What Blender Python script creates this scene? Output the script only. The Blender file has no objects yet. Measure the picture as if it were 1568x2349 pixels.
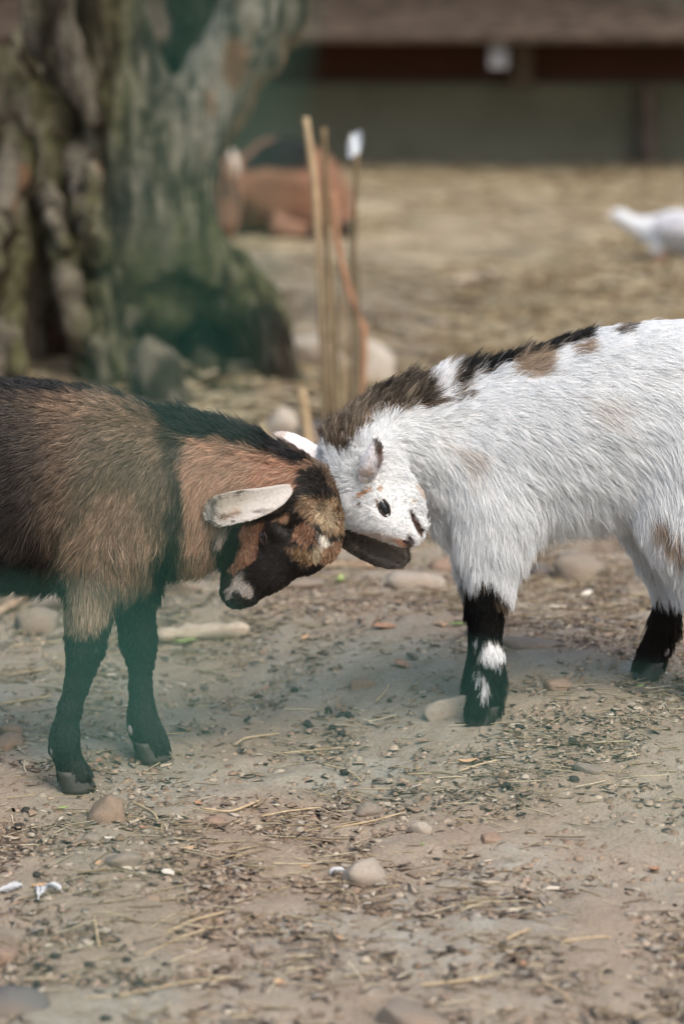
import bpy, math, random
import numpy as np
from mathutils import kdtree, Vector

random.seed(7)
rng = np.random.default_rng(7)
scene = bpy.context.scene
COL = scene.collection

# ---------------------------------------------------------------- camera, sky, sun, exposure
CAM_H, PITCH = 0.92, math.radians(11.6)
PXW, PXH = 1568.0, 2349.0            # picture units used for the measured layout
S3 = 0.0005 / 3.0                    # metres per picture unit per metre of depth
cam_d = bpy.data.cameras.new('camera')
cam = bpy.data.objects.new('camera', cam_d)
COL.objects.link(cam)
cam.location = (0, 0, CAM_H)
cam.rotation_euler = (math.pi / 2 - PITCH, 0, 0)
cam_d.sensor_fit = 'HORIZONTAL'
cam_d.sensor_width = 24.0
cam_d.lens = 24.0 / (PXW * S3)
cam_d.clip_start, cam_d.clip_end = 0.05, 500
cam_d.dof.use_dof = True
cam_d.dof.focus_distance = 2.99
cam_d.dof.aperture_fstop = 3.6
scene.camera = cam

world = bpy.data.worlds.new('World')
scene.world = world
world.use_nodes = True
wn = world.node_tree
sky = wn.nodes.new('ShaderNodeTexSky')
sky.sky_type = 'NISHITA'
sky.sun_disc = False
sky.sun_elevation = math.radians(52)
sky.sun_rotation = math.radians(150)
sky.air_density, sky.dust_density, sky.ozone_density = 1.0, 4.0, 0.6
wn.links.new(sky.outputs[0], wn.nodes['Background'].inputs[0])
wn.nodes['Background'].inputs[1].default_value = 0.15

sun_d = bpy.data.lights.new('sun', 'SUN')
sun = bpy.data.objects.new('sun', sun_d)
COL.objects.link(sun)
sun_d.energy = 1.25
sun_d.angle = math.radians(30)
sun_d.color = (1.0, 0.95, 0.88)
az, el = math.radians(150), math.radians(52)      # azimuth clockwise from +Y
sdir = Vector((math.sin(az) * math.cos(el), math.cos(az) * math.cos(el), math.sin(el)))
sun.rotation_euler = sdir.to_track_quat('Z', 'Y').to_euler()
sun.location = (2, -2, 6)

scene.view_settings.view_transform = 'Standard'
scene.view_settings.look = 'None'
scene.view_settings.gamma = 1
scene.view_settings.exposure = 0.72
scene.render.engine = 'CYCLES'
scene.cycles.use_denoising = True
scene.cycles.max_bounces = 6
scene.cycles.diffuse_bounces = 3
scene.cycles.glossy_bounces = 2
scene.cycles.transmission_bounces = 3
scene.cycles.transparent_max_bounces = 6
scene.cycles_curves.shape = 'RIBBONS'
scene.cycles_curves.subdivisions = 2

# ---------------------------------------------------------------- measuring helpers
CP, SP = math.cos(PITCH), math.sin(PITCH)


def ray(px, py):
    a, b = (px - PXW / 2) * S3, (PXH / 2 - py) * S3
    return np.array([a, CP + b * SP, -SP + b * CP])


def at(px, py, Y):
    """world point seen at (px, py) on the vertical plane y = Y"""
    d = ray(px, py)
    return np.array([0, 0, CAM_H]) + d * (Y / d[1])


def m_at(Y):
    """metres per picture unit at distance Y"""
    return S3 * (Y * CP + 0.55 * SP)


def to_px(P):
    P = np.asarray(P, float)
    dx, dy, dz = P[..., 0], P[..., 1], P[..., 2] - CAM_H
    t = dy * CP - dz * SP
    return dx / t / S3 + PXW / 2, PXH / 2 - (dy * SP + dz * CP) / t / S3


def smooth(a, b, x):
    t = np.clip((x - a) / (b - a), 0, 1)
    return t * t * (3 - 2 * t)


def hash3(ix, iy, iz, seed=0):
    n = (ix.astype(np.int64) * 374761393 + iy.astype(np.int64) * 668265263 + iz.astype(np.int64) * 2147483647 + seed * 1274126177) & 0x7fffffff
    n = ((n ^ (n >> 13)) * 1274126177) & 0x7fffffff
    n = ((n ^ (n >> 16)) * 668265263) & 0x7fffffff
    return (n & 0xffff) / 65535.0


def vnoise(x, y, z, seed=0):
    x, y, z = np.broadcast_arrays(np.asarray(x, float), np.asarray(y, float), np.asarray(z, float))
    ix, iy, iz = np.floor(x).astype(np.int64), np.floor(y).astype(np.int64), np.floor(z).astype(np.int64)
    fx, fy, fz = x - ix, y - iy, z - iz
    fx, fy, fz = fx * fx * (3 - 2 * fx), fy * fy * (3 - 2 * fy), fz * fz * (3 - 2 * fz)
    r = 0
    for a in (0, 1):
        for b in (0, 1):
            for c in (0, 1):
                w = (fx if a else 1 - fx) * (fy if b else 1 - fy) * (fz if c else 1 - fz)
                r = r + w * hash3(ix + a, iy + b, iz + c, seed)
    return r * 2 - 1


def fbm(x, y, z, seed=0, oct=3):
    r, a, f = 0, 1.0, 1.0
    for o in range(oct):
        r = r + a * vnoise(x * f, y * f, z * f, seed + o * 17)
        a *= 0.5
        f *= 2.03
    return r


def lin(c):
    c = np.asarray(c, float) / 255.0
    return np.where(c <= 0.04045, c / 12.92, ((c + 0.055) / 1.055) ** 2.4)


def gz(x, y):
    """height of the ground"""
    x, y = np.asarray(x, float), np.asarray(y, float)
    m = 0.067 * smooth(-0.13, 0.36, x + 0.35 * (y - 3.05)) * smooth(2.45, 2.95, y) * (1 - smooth(3.3, 4.3, y))
    m = m + 0.010 * vnoise(x * 2.1, y * 2.1, 0.3, 5) * smooth(3.15, 3.7, y) + 0.006 * vnoise(x * 5 + 9, y * 5, 0.3, 6)
    m = m + 0.05 * smooth(5.2, 6.2, y) * smooth(0.2, -0.2, x) * (1 - smooth(7, 8, y))
    m = m + 0.03 * vnoise(x * 1.1, y * 0.9, 0.7, 8) * smooth(5, 7, y)
    return m


def on_ground(px, py):
    d = ray(px, py)
    t = CAM_H / -d[2]
    for _ in range(12):
        p = d * t
        t = (CAM_H - float(gz(p[0], p[1]))) / -d[2]
    p = d * t
    return np.array([p[0], p[1], CAM_H + p[2]])


# ---------------------------------------------------------------- mesh helpers
def mesh_np(name, V, F, mat=None, parent=None, smooth_shade=True, col=None, loc=None):
    me = bpy.data.meshes.new(name)
    V = np.asarray(V, float)
    if loc is not None:
        V = V - np.asarray(loc)
    if isinstance(F, np.ndarray):
        n, k = F.shape
        me.vertices.add(len(V))
        me.vertices.foreach_set('co', V.astype(np.float32).ravel())
        me.loops.add(n * k)
        me.loops.foreach_set('vertex_index', F.astype(np.int32).ravel())
        me.polygons.add(n)
        me.polygons.foreach_set('loop_start', np.arange(0, n * k, k, dtype=np.int32))
        me.update(calc_edges=True)
    else:
        me.from_pydata([tuple(v) for v in V], [], F)
    me.validate()
    if smooth_shade:
        me.polygons.foreach_set('use_smooth', np.ones(len(me.polygons), bool))
    if col is not None:
        a = me.attributes.new('col', 'FLOAT_COLOR', 'POINT')
        c = np.ones((len(me.vertices), 4), np.float32)
        c[:, :3] = col
        a.data.foreach_set('color', c.ravel())
    if mat:
        me.materials.append(mat)
    o = bpy.data.objects.new(name, me)
    COL.objects.link(o)
    if parent is not None:
        o.parent = parent
        o.location = -world_off(parent) if loc is None else Vector(loc) - world_off(parent)
    elif loc is not None:
        o.location = loc
    return o


def world_off(o):
    v = Vector((0, 0, 0))
    while o is not None:
        v += o.location
        o = o.parent
    return v


def empty(name, loc, label, cat, group=None):
    o = bpy.data.objects.new(name, None)
    COL.objects.link(o)
    o.location = loc
    o.empty_display_size = 0.05
    return tag(o, label, cat, group)


def tag(o, label, cat, group=None):
    o['label'], o['category'] = label, cat
    if group:
        o['group'] = group
    return o


def surface_nets(Fv, org, h):
    nx, ny, nz = Fv.shape
    ins = Fv < 0
    c = np.zeros((nx - 1, ny - 1, nz - 1), np.int8)
    for a in (0, 1):
        for b in (0, 1):
            for d in (0, 1):
                c += ins[a:nx - 1 + a, b:ny - 1 + b, d:nz - 1 + d]
    act = (c > 0) & (c < 8)
    idx = np.full(act.shape, -1, np.int64)
    I = np.argwhere(act)
    idx[act] = np.arange(len(I))
    acc, cnt = np.zeros((len(I), 3)), np.zeros(len(I))
    corners = [(a, b, d) for a in (0, 1) for b in (0, 1) for d in (0, 1)]
    for i, p in enumerate(corners):
        for q in corners[i + 1:]:
            if sum(abs(p[k] - q[k]) for k in range(3)) != 1:
                continue
            fp = Fv[I[:, 0] + p[0], I[:, 1] + p[1], I[:, 2] + p[2]]
            fq = Fv[I[:, 0] + q[0], I[:, 1] + q[1], I[:, 2] + q[2]]
            m = (fp < 0) != (fq < 0)
            t = np.where(m, fp / np.where(m, fp - fq, 1), 0)
            pt = np.array(p) + t[:, None] * (np.array(q) - np.array(p))
            acc += np.where(m[:, None], pt, 0)
            cnt += m
    V = org + (I + acc / cnt[:, None]) * h
    quads = []
    for ax in range(3):
        sl0, sl1 = [slice(None)] * 3, [slice(None)] * 3
        sl0[ax], sl1[ax] = slice(0, -1), slice(1, None)
        a, b = ins[tuple(sl0)], ins[tuple(sl1)]
        E = np.argwhere(a != b)
        u, v = (ax + 1) % 3, (ax + 2) % 3
        lim = np.array(act.shape)
        ok = (E[:, u] > 0) & (E[:, v] > 0) & (E[:, u] < lim[u]) & (E[:, v] < lim[v])
        E = E[ok]
        flip = ~a[E[:, 0], E[:, 1], E[:, 2]]
        o = np.zeros((4, 3), int)
        o[1, u] = o[2, u] = -1
        o[2, v] = o[3, v] = -1
        q = np.stack([idx[tuple((E + o[k]).T)] for k in range(4)], 1)
        q[flip] = q[flip][:, ::-1]
        quads.append(q)
    Q = np.concatenate(quads)
    return V, Q[(Q >= 0).all(1)]


class Field:
    """smooth union of tapered, flattened capsules laid along measured chains"""

    def __init__(self, h):
        self.h, self.prims = h, []

    def cone(self, a, b, ra, rb, k=1.0, sm=0.012, op='add'):
        self.prims.append((np.asarray(a, float), np.asarray(b, float), ra, rb, k, sm, op))

    def chain(self, pts, Y, k=1.0, sm=0.012, op='add'):
        P = []
        for p in pts:
            y = Y + (p[3] if len(p) > 3 else 0)
            P.append((at(p[0], p[1], y), p[2] * m_at(y)))
        if len(P) == 1:
            P = P * 2
        for (a, ra), (b, rb) in zip(P[:-1], P[1:]):
            self.cone(a, b, ra, rb, k, sm, op)

    def build(self, disp=None, iters=1):
        h = self.h
        lo = np.min([np.minimum(a, b) - max(ra, rb) * max(1, k) for a, b, ra, rb, k, s, op in self.prims if op == 'add'], 0) - 4 * h - 0.01
        hi = np.max([np.maximum(a, b) + max(ra, rb) * max(1, k) for a, b, ra, rb, k, s, op in self.prims if op == 'add'], 0) + 4 * h + 0.01
        n = np.ceil((hi - lo) / h).astype(int) + 1
        ax = [lo[i] + np.arange(n[i]) * h for i in range(3)]
        Fv = np.full(tuple(n), 0.5, np.float32)
        for a, b, ra, rb, k, sm, op in self.prims:
            R = max(ra, rb)
            ext = np.array([R, R * max(k, 0.3), R]) + sm * 2 + 2 * h
            i0 = np.maximum(np.floor((np.minimum(a, b) - ext - lo) / h).astype(int), 0)
            i1 = np.minimum(np.ceil((np.maximum(a, b) + ext - lo) / h).astype(int) + 1, n)
            if (i1 <= i0).any():
                continue
            X, Yg, Z = np.meshgrid(ax[0][i0[0]:i1[0]], ax[1][i0[1]:i1[1]], ax[2][i0[2]:i1[2]], indexing='ij', sparse=True)
            bx, by, bz = b[0] - a[0], b[1] - a[1], b[2] - a[2]
            # flattening acts across the axis only, so a leg that leans in y keeps its line
            L = bx * bx + by * by + bz * bz + 1e-12
            t = np.clip(((X - a[0]) * bx + (Yg - a[1]) * by + (Z - a[2]) * bz) / L, 0, 1)
            dx, dy, dz = X - a[0] - t * bx, (Yg - a[1] - t * by) / k, Z - a[2] - t * bz
            D = np.sqrt(dx * dx + dy * dy + dz * dz) - (ra + (rb - ra) * t)
            sub = Fv[i0[0]:i1[0], i0[1]:i1[1], i0[2]:i1[2]]
            if op == 'sub':
                D = -D
                hh = np.clip(0.5 - 0.5 * (D - sub) / sm, 0, 1)
                # smooth max
                hm = np.clip(0.5 + 0.5 * (D - sub) / sm, 0, 1)
                res = sub * (1 - hm) + D * hm + sm * hm * (1 - hm)
            else:
                hm = np.clip(0.5 + 0.5 * (sub - D) / sm, 0, 1)
                res = sub * (1 - hm) + D * hm - sm * hm * (1 - hm)
            Fv[i0[0]:i1[0], i0[1]:i1[1], i0[2]:i1[2]] = res
        if disp is not None:
            near = np.abs(Fv) < 0.08
            I = np.argwhere(near)
            P = lo + I * h
            Fv[near] += disp(P).astype(np.float32)
        V, Q = surface_nets(Fv, lo, h)
        return V, relax(V, Q, iters)


def relax(V, Q, iters):
    for _ in range(iters):
        acc, cnt = np.zeros_like(V), np.zeros(len(V))
        for i in range(4):
            for j in ((i + 1) % 4, (i + 3) % 4):
                np.add.at(acc, Q[:, i], V[Q[:, j]])
                np.add.at(cnt, Q[:, i], 1)
        V[:] = V * 0.5 + 0.5 * acc / np.maximum(cnt, 1)[:, None]
    return Q


def normals(V, Q):
    fn = np.cross(V[Q[:, 2]] - V[Q[:, 0]], V[Q[:, 3]] - V[Q[:, 1]])
    N = np.zeros_like(V)
    for i in range(4):
        np.add.at(N, Q[:, i], fn)
    return N / np.maximum(np.linalg.norm(N, axis=1), 1e-12)[:, None], np.linalg.norm(fn, axis=1) * 0.5


def poly_sd(px, py, poly):
    """signed distance to a polygon, negative inside"""
    P = np.asarray(poly, float)
    d = np.full(px.shape, 1e9)
    inside = np.zeros(px.shape, bool)
    for i in range(len(P)):
        a, b = P[i], P[(i + 1) % len(P)]
        ex, ey = b - a
        wx, wy = px - a[0], py - a[1]
        t = np.clip((wx * ex + wy * ey) / (ex * ex + ey * ey + 1e-9), 0, 1)
        d = np.minimum(d, np.hypot(wx - t * ex, wy - t * ey))
        c = (a[1] > py) != (b[1] > py)
        xi = a[0] + (py - a[1]) / (ey if abs(ey) > 1e-9 else 1e-9) * ex
        inside ^= c & (px < xi)
    return np.where(inside, -d, d)


# ---------------------------------------------------------------- materials
def new_mat(name):
    m = bpy.data.materials.new(name)
    m.use_nodes = True
    nt = m.node_tree
    return m, nt, nt.nodes['Principled BSDF']


def node(nt, t, **kw):
    n = nt.nodes.new(t)
    for k, v in kw.items():
        if k == 'inp':
            for a, b in v.items():
                n.inputs[a].default_value = b
        else:
            setattr(n, k, v)
    return n


def ramp(nt, fac, stops):
    r = nt.nodes.new('ShaderNodeValToRGB')
    e = r.color_ramp.elements
    while len(e) < len(stops):
        e.new(0.5)
    for i, (p, c) in enumerate(stops):
        e[i].position = p
        e[i].color = (*c, 1)
    nt.links.new(fac, r.inputs[0])
    return r.outputs[0]


def noise_tex(nt, scale, detail=4, rough=0.6, coord='Object', stretch=None):
    tc = nt.nodes.new('ShaderNodeTexCoord')
    src = tc.outputs[coord]
    if stretch:
        mp = node(nt, 'ShaderNodeMapping')
        mp.inputs['Scale'].default_value = stretch
        nt.links.new(src, mp.inputs[0])
        src = mp.outputs[0]
    n = node(nt, 'ShaderNodeTexNoise', inp={'Scale': scale, 'Detail': detail, 'Roughness': rough})
    nt.links.new(src, n.inputs['Vector'])
    return n.outputs['Fac']


def mix(nt, fac, a, b, mode='MIX'):
    m = nt.nodes.new('ShaderNodeMix')
    m.data_type, m.blend_type = 'RGBA', mode
    for s, v in ((m.inputs[0], fac), (m.inputs[6], a), (m.inputs[7], b)):
        if hasattr(v, 'is_output'):
            nt.links.new(v, s)
        elif isinstance(v, (int, float)):
            s.default_value = v
        else:
            s.default_value = (*v, 1)
    return m.outputs[2]


def bump(nt, bsdf, h, strength, dist):
    b = node(nt, 'ShaderNodeBump', inp={'Strength': strength, 'Distance': dist})
    nt.links.new(h, b.inputs['Height'])
    nt.links.new(b.outputs[0], bsdf.inputs['Normal'])


def attr_mat(name, rough=0.85, scale=60, var=0.35, bmp=0.4, bdist=0.002, spec=0.25):
    """colour from the mesh's own 'col' attribute, broken up with grain and relief"""
    m, nt, b = new_mat(name)
    a = node(nt, 'ShaderNodeAttribute', attribute_name='col')
    n = noise_tex(nt, scale, 5, 0.65)
    g = ramp(nt, n, [(0.25, (1 - var,) * 3), (0.75, (1 + var * 0.6,) * 3)])
    nt.links.new(mix(nt, 1.0, a.outputs['Color'], g, 'MULTIPLY'), b.inputs['Base Color'])
    b.inputs['Roughness'].default_value = rough
    b.inputs['Specular IOR Level'].default_value = spec
    if bmp:
        bump(nt, b, n, bmp, bdist)
    return m


def plain(name, c1, c2, scale=40, rough=0.8, stretch=None, bmp=0.3, bdist=0.003, spec=0.3, detail=5):
    m, nt, b = new_mat(name)
    n = noise_tex(nt, scale, detail, 0.65, stretch=stretch)
    nt.links.new(ramp(nt, n, [(0.3, c1), (0.7, c2)]), b.inputs['Base Color'])
    b.inputs['Roughness'].default_value = rough
    b.inputs['Specular IOR Level'].default_value = spec
    if bmp:
        bump(nt, b, n, bmp, bdist)
    return m


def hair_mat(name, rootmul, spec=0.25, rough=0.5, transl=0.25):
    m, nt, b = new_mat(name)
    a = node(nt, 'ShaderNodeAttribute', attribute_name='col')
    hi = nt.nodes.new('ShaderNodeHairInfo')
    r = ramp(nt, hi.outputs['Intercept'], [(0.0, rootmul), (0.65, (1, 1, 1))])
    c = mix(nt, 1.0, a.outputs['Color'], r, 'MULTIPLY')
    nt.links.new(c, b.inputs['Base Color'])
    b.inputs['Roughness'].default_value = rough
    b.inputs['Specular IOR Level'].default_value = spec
    tr = nt.nodes.new('ShaderNodeBsdfTranslucent')
    nt.links.new(c, tr.inputs[0])
    mx = nt.nodes.new('ShaderNodeMixShader')
    mx.inputs[0].default_value = transl
    nt.links.new(b.outputs[0], mx.inputs[1])
    nt.links.new(tr.outputs[0], mx.inputs[2])
    nt.links.new(mx.outputs[0], nt.nodes['Material Output'].inputs[0])
    return m

# ================================================================ SETTING: the ground
def axis(dense_lo, dense_hi, step, far_lo, far_hi, grow=1.12):
    c = list(np.arange(dense_lo, dense_hi + 1e-6, step))
    s = step
    while c[-1] < far_hi:
        s *= grow
        c.append(c[-1] + s)
    s = step
    while c[0] > far_lo:
        s *= grow
        c.insert(0, c[0] - s)
    return np.array(c)


def build_ground():
    xs, ys = axis(-0.75, 0.75, 0.008, -60, 60), axis(2.0, 4.6, 0.0085, -6, 90, 1.06)
    X, Y = np.meshgrid(xs, ys, indexing='ij')
    Z = gz(X, Y)
    d = smooth(1.5, 2.0, Y) * (1 - smooth(5.5, 7.5, Y)) * (1 - smooth(0.9, 1.4, np.abs(X)))
    soft = fbm(X * 16, Y * 16, 0.1, 21, 4)
    Z = Z + d * (0.0045 * soft + 0.0022 * fbm(X * 75, Y * 75, 0.4, 31, 2))
    V = np.stack([X, Y, Z], -1).reshape(-1, 3)
    nx, ny = len(xs), len(ys)
    i = np.arange(nx * ny).reshape(nx, ny)
    Q = np.stack([i[:-1, :-1], i[1:, :-1], i[1:, 1:], i[:-1, 1:]], -1).reshape(-1, 4)
    m, nt, b = new_mat('trodden_earth')
    big = noise_tex(nt, 3.2, 4, 0.55)
    mid = noise_tex(nt, 26, 6, 0.65)
    fine = noise_tex(nt, 220, 5, 0.7)
    red, grey = lin((147, 133, 116)), lin((151, 148, 136))
    base = mix(nt, ramp(nt, big, [(0.42, (0, 0, 0)), (0.62, (1, 1, 1))]), tuple(red), tuple(grey))
    base = mix(nt, ramp(nt, mid, [(0.35, (0.75,) * 3), (0.65, (0, 0, 0))]), base, tuple(lin((134, 121, 104))))
    g = ramp(nt, fine, [(0.3, (0.55, 0.54, 0.53)), (0.5, (1, 1, 1)), (0.75, (1.25, 1.22, 1.18))])
    base = mix(nt, 0.8, base, g, 'MULTIPLY')
    # the hay-strewn yard further back is paler and yellower
    tc = nt.nodes.new('ShaderNodeTexCoord')
    sx = nt.nodes.new('ShaderNodeSeparateXYZ')
    nt.links.new(tc.outputs['Object'], sx.inputs[0])
    mr = node(nt, 'ShaderNodeMapRange', inp={1: 4.6, 2: 6.6})
    nt.links.new(sx.outputs[1], mr.inputs[0])
    hay = mix(nt, ramp(nt, noise_tex(nt, 2.3, 5, 0.6), [(0.38, (0, 0, 0)), (0.62, (1, 1, 1))]), tuple(lin((120, 110, 88))), tuple(lin((162, 149, 124))))
    base = mix(nt, mr.outputs[0], base, hay)
    nt.links.new(base, b.inputs['Base Color'])
    b.inputs['Roughness'].default_value = 0.95
    b.inputs['Specular IOR Level'].default_value = 0.15
    mm = nt.nodes.new('ShaderNodeMath')
    mm.operation = 'ADD'
    nt.links.new(mid, mm.inputs[0])
    nt.links.new(fine, mm.inputs[1])
    bump(nt, b, mm.outputs[0], 0.6, 0.004)
    o = mesh_np('ground', V, Q, m)
    o['kind'] = 'structure'


build_ground()


# ---------------------------------------------------------------- boxes and bars
def box_vf(w, d, h, wob=0.0, bev=0.0, seed=0):
    """a bevelled box, w x d x h, standing on z = 0, centred in x and y; edges run slightly uneven"""
    r = np.random.default_rng(seed)
    V, F = [], []
    zs = [0, bev, h - bev, h] if bev else [0, h]
    for k, z in enumerate(zs):
        s = bev if bev and k in (0, len(zs) - 1) else 0
        for (cx, cy) in ((-1, -1), (1, -1), (1, 1), (-1, 1)):
            V.append([cx * (w / 2 - s) + r.normal() * wob, cy * (d / 2 - s) + r.normal() * wob, z + r.normal() * wob])
    n = len(zs)
    for k in range(n - 1):
        for i in range(4):
            j = (i + 1) % 4
            F.append([k * 4 + i, k * 4 + j, k * 4 + 4 + j, k * 4 + 4 + i])
    F.append([3, 2, 1, 0])
    F.append([n * 4 - 4, n * 4 - 3, n * 4 - 2, n * 4 - 1])
    return np.array(V), F


def box(name, c, size, mat, parent, wob=0.0, bev=0.01, seed=0):
    V, F = box_vf(size[0], size[1], size[2], wob, bev, seed)
    V = V + np.array(c) - np.array([0, 0, size[2] / 2])
    return mesh_np(name, V, F, mat, parent, False)


def tube(name, pts, rad, mat, parent=None, seg=8, col=None, rough=0.0, loc=None, seed=0, flat=1.0, ret=False):
    """a rod through pts with its own radius at each, ends closed"""
    P = np.asarray(pts, float)
    R = np.broadcast_to(np.asarray(rad, float), (len(P),))
    r = np.random.default_rng(seed)
    V, F = [], []
    up = np.array([0.13, 0.2, 0.97])
    for i, p in enumerate(P):
        t = P[min(i + 1, len(P) - 1)] - P[max(i - 1, 0)]
        t = t / np.linalg.norm(t)
        if abs(np.dot(t, up)) > 0.95:
            up = np.array([0.9, 0.3, 0.1])
        a = np.cross(t, up)
        a /= np.linalg.norm(a)
        b = np.cross(t, a)
        for s in range(seg):
            th = 2 * math.pi * s / seg
            V.append(p + (a * math.cos(th) + b * math.sin(th) * flat) * R[i] * (1 + rough * r.normal()))
    n = len(P)
    for i in range(n - 1):
        for s in range(seg):
            q = (s + 1) % seg
            F.append([i * seg + s, i * seg + q, i * seg + seg + q, i * seg + seg + s])
    F.append(list(range(seg))[::-1])
    F.append([(n - 1) * seg + s for s in range(seg)])
    if ret:
        return np.array(V), F
    return mesh_np(name, V, F, mat, parent, True, col, loc)


# ================================================================ the timber shed behind the yard
def build_shed():
    YS = 13.0
    timber = plain('weathered_timber', tuple(lin((58, 52, 46))), tuple(lin((128, 112, 100))), 11, 0.85, (0.8, 3, 4), 0.6, 0.02)
    redwood = plain('stained_boards', tuple(lin((56, 32, 20))), tuple(lin((84, 50, 32))), 7, 0.7, (0.4, 2, 5), 0.4, 0.01)
    concrete = plain('plinth_render', tuple(lin((100, 100, 84))), tuple(lin((118, 117, 101))), 3.5, 0.9, None, 0.4, 0.01)
    grey = plain('grey_metal', tuple(lin((120, 122, 124))), tuple(lin((140, 140, 142))), 20, 0.5, None, 0.1, 0.002)
    roofm = plain('shed_roof_felt', tuple(lin((62, 60, 56))), tuple(lin((84, 80, 74))), 10, 0.9)
    root = empty('timber_shed', (0, YS, 0), 'long low timber shed with a heavy beam over dark boards and a grey plinth', 'shed')
    zb = lambda py, Y: float(at(784, py, Y)[2])
    yf = YS - 0.75
    # grey plinth, then the dark boards above it, both set back under the beam
    box('plinth', (1.5, YS + 0.1, zb(190, YS) / 2 - 0.03), (13, 0.2, zb(190, YS) + 0.06), concrete, root, 0.0, 0.01)
    z0, zt = zb(190, YS) + 0.002, 2.2
    w = 0.24
    for i in range(8):
        for j in range(3):
            zc = z0 + (i + 0.5) * w
            if zc > zt:
                continue
            box('board', (-3.4 + j * 4.2, YS + 0.06 + 0.004 * ((i + j) % 2), zc), (4.19, 0.03, w - 0.006), redwood, root, 0.0015, 0.003, i * 7 + j)
    # the heavy front beam and the roof it carries
    zlo, zhi = zb(96, yf), zb(96, yf) + 0.34
    box('beam', (1.5, yf, (zlo + zhi) / 2), (13, 0.24, zhi - zlo), timber, root, 0.004, 0.03, 3)
    for i in range(7):
        box('rafter', (-3.6 + i * 1.7, YS + 0.2, zhi + 0.06), (0.1, 2.6, 0.12), timber, root, 0.002, 0.005, i)
    V, F = box_vf(13.4, 3.4, 0.06, 0, 0.01)
    V[:, 2] += zhi + 0.125
    V[:, 1] += YS + 0.5
    V[:, 0] += 1.5
    mesh_np('roof', V, F, roofm, root, False)
    # posts that stand in front of the plinth, and the pale bracket under the beam
    for px, wd, m in ((1490, 0.07, timber), (1195, 0.10, timber), (-700, 0.1, timber), (2900, 0.1, timber)):
        x = float(at(px, 280, YS - 0.12)[0])
        zz = zb(195, YS - 0.12) if px == 1490 else zlo + 0.02
        zl = -0.05 if px != 1195 else zb(200, YS - 0.12)
        box('post', (x, YS - 0.08, (zz + zl) / 2), (wd, 0.07, zz - zl), m, root, 0.002, 0.006, int(abs(px)))
    x = float(at(1143, 120, yf)[0])
    box('bracket', (x, yf - 0.0, zlo - 0.055), (0.085, 0.05, 0.13), grey, root, 0.001, 0.006)
    for px in (-900, 2600):
        x = float(at(px, 280, yf)[0])
        box('post', (x, yf, zlo / 2 - 0.03), (0.16, 0.16, zlo + 0.06), timber, root, 0.003, 0.01, 5)


build_shed()


# ================================================================ the gnarled old tree
def bark_color(P, N, seed):
    x, y, z = P[:, 0], P[:, 1], P[:, 2]
    n = fbm(x * 9, y * 9, z * 4, seed, 4)
    n2 = fbm(x * 55, y * 55, z * 7, seed + 3, 4)
    grey, dark, moss, pale, heart = lin((124, 117, 102)), lin((48, 42, 34)), lin((88, 90, 54)), lin((158, 149, 134)), lin((132, 98, 72))
    c = grey[None] + 0 * P

    def bl(c, col, f):
        f = np.clip(f, 0, 1)[:, None]
        return c * (1 - f) + col * f
    c = bl(c, moss, smooth(-0.1, 0.5, fbm(x * 5, y * 5, z * 1.6, seed + 9, 3) * 0.7 + 0.25 + 0.2 * N[:, 2]) * 0.8)
    if seed == 3:       # the fork to the right has lost its moss and is silver grey
        px, py = to_px(P)
        c = bl(c, lin((160, 154, 140)), smooth(380, 460, px) * smooth(420, 300, py) * (0.85 + 0.4 * n))
    c = bl(c, pale, smooth(0.1, 0.75, n2 - 0.3 * n) * 0.45)
    c = bl(c, dark, smooth(0.1, -0.55, n2 + 0.5 * n) * 0.8)
    c = bl(c, heart, smooth(0.74, 0.86, fbm(x * 7 + 3, y * 7, z * 3, seed + 21, 3)) * 0.8)
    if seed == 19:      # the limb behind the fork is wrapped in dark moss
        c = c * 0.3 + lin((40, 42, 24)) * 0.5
    if seed == 15:      # the second limb is torn along its underside and shows pale heartwood
        c = bl(c, lin((128, 108, 86)), smooth(0.45, 0.8, 0.75 * N[:, 0] - 0.5 * N[:, 2] + 0.3 * n2))
    return c


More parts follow.
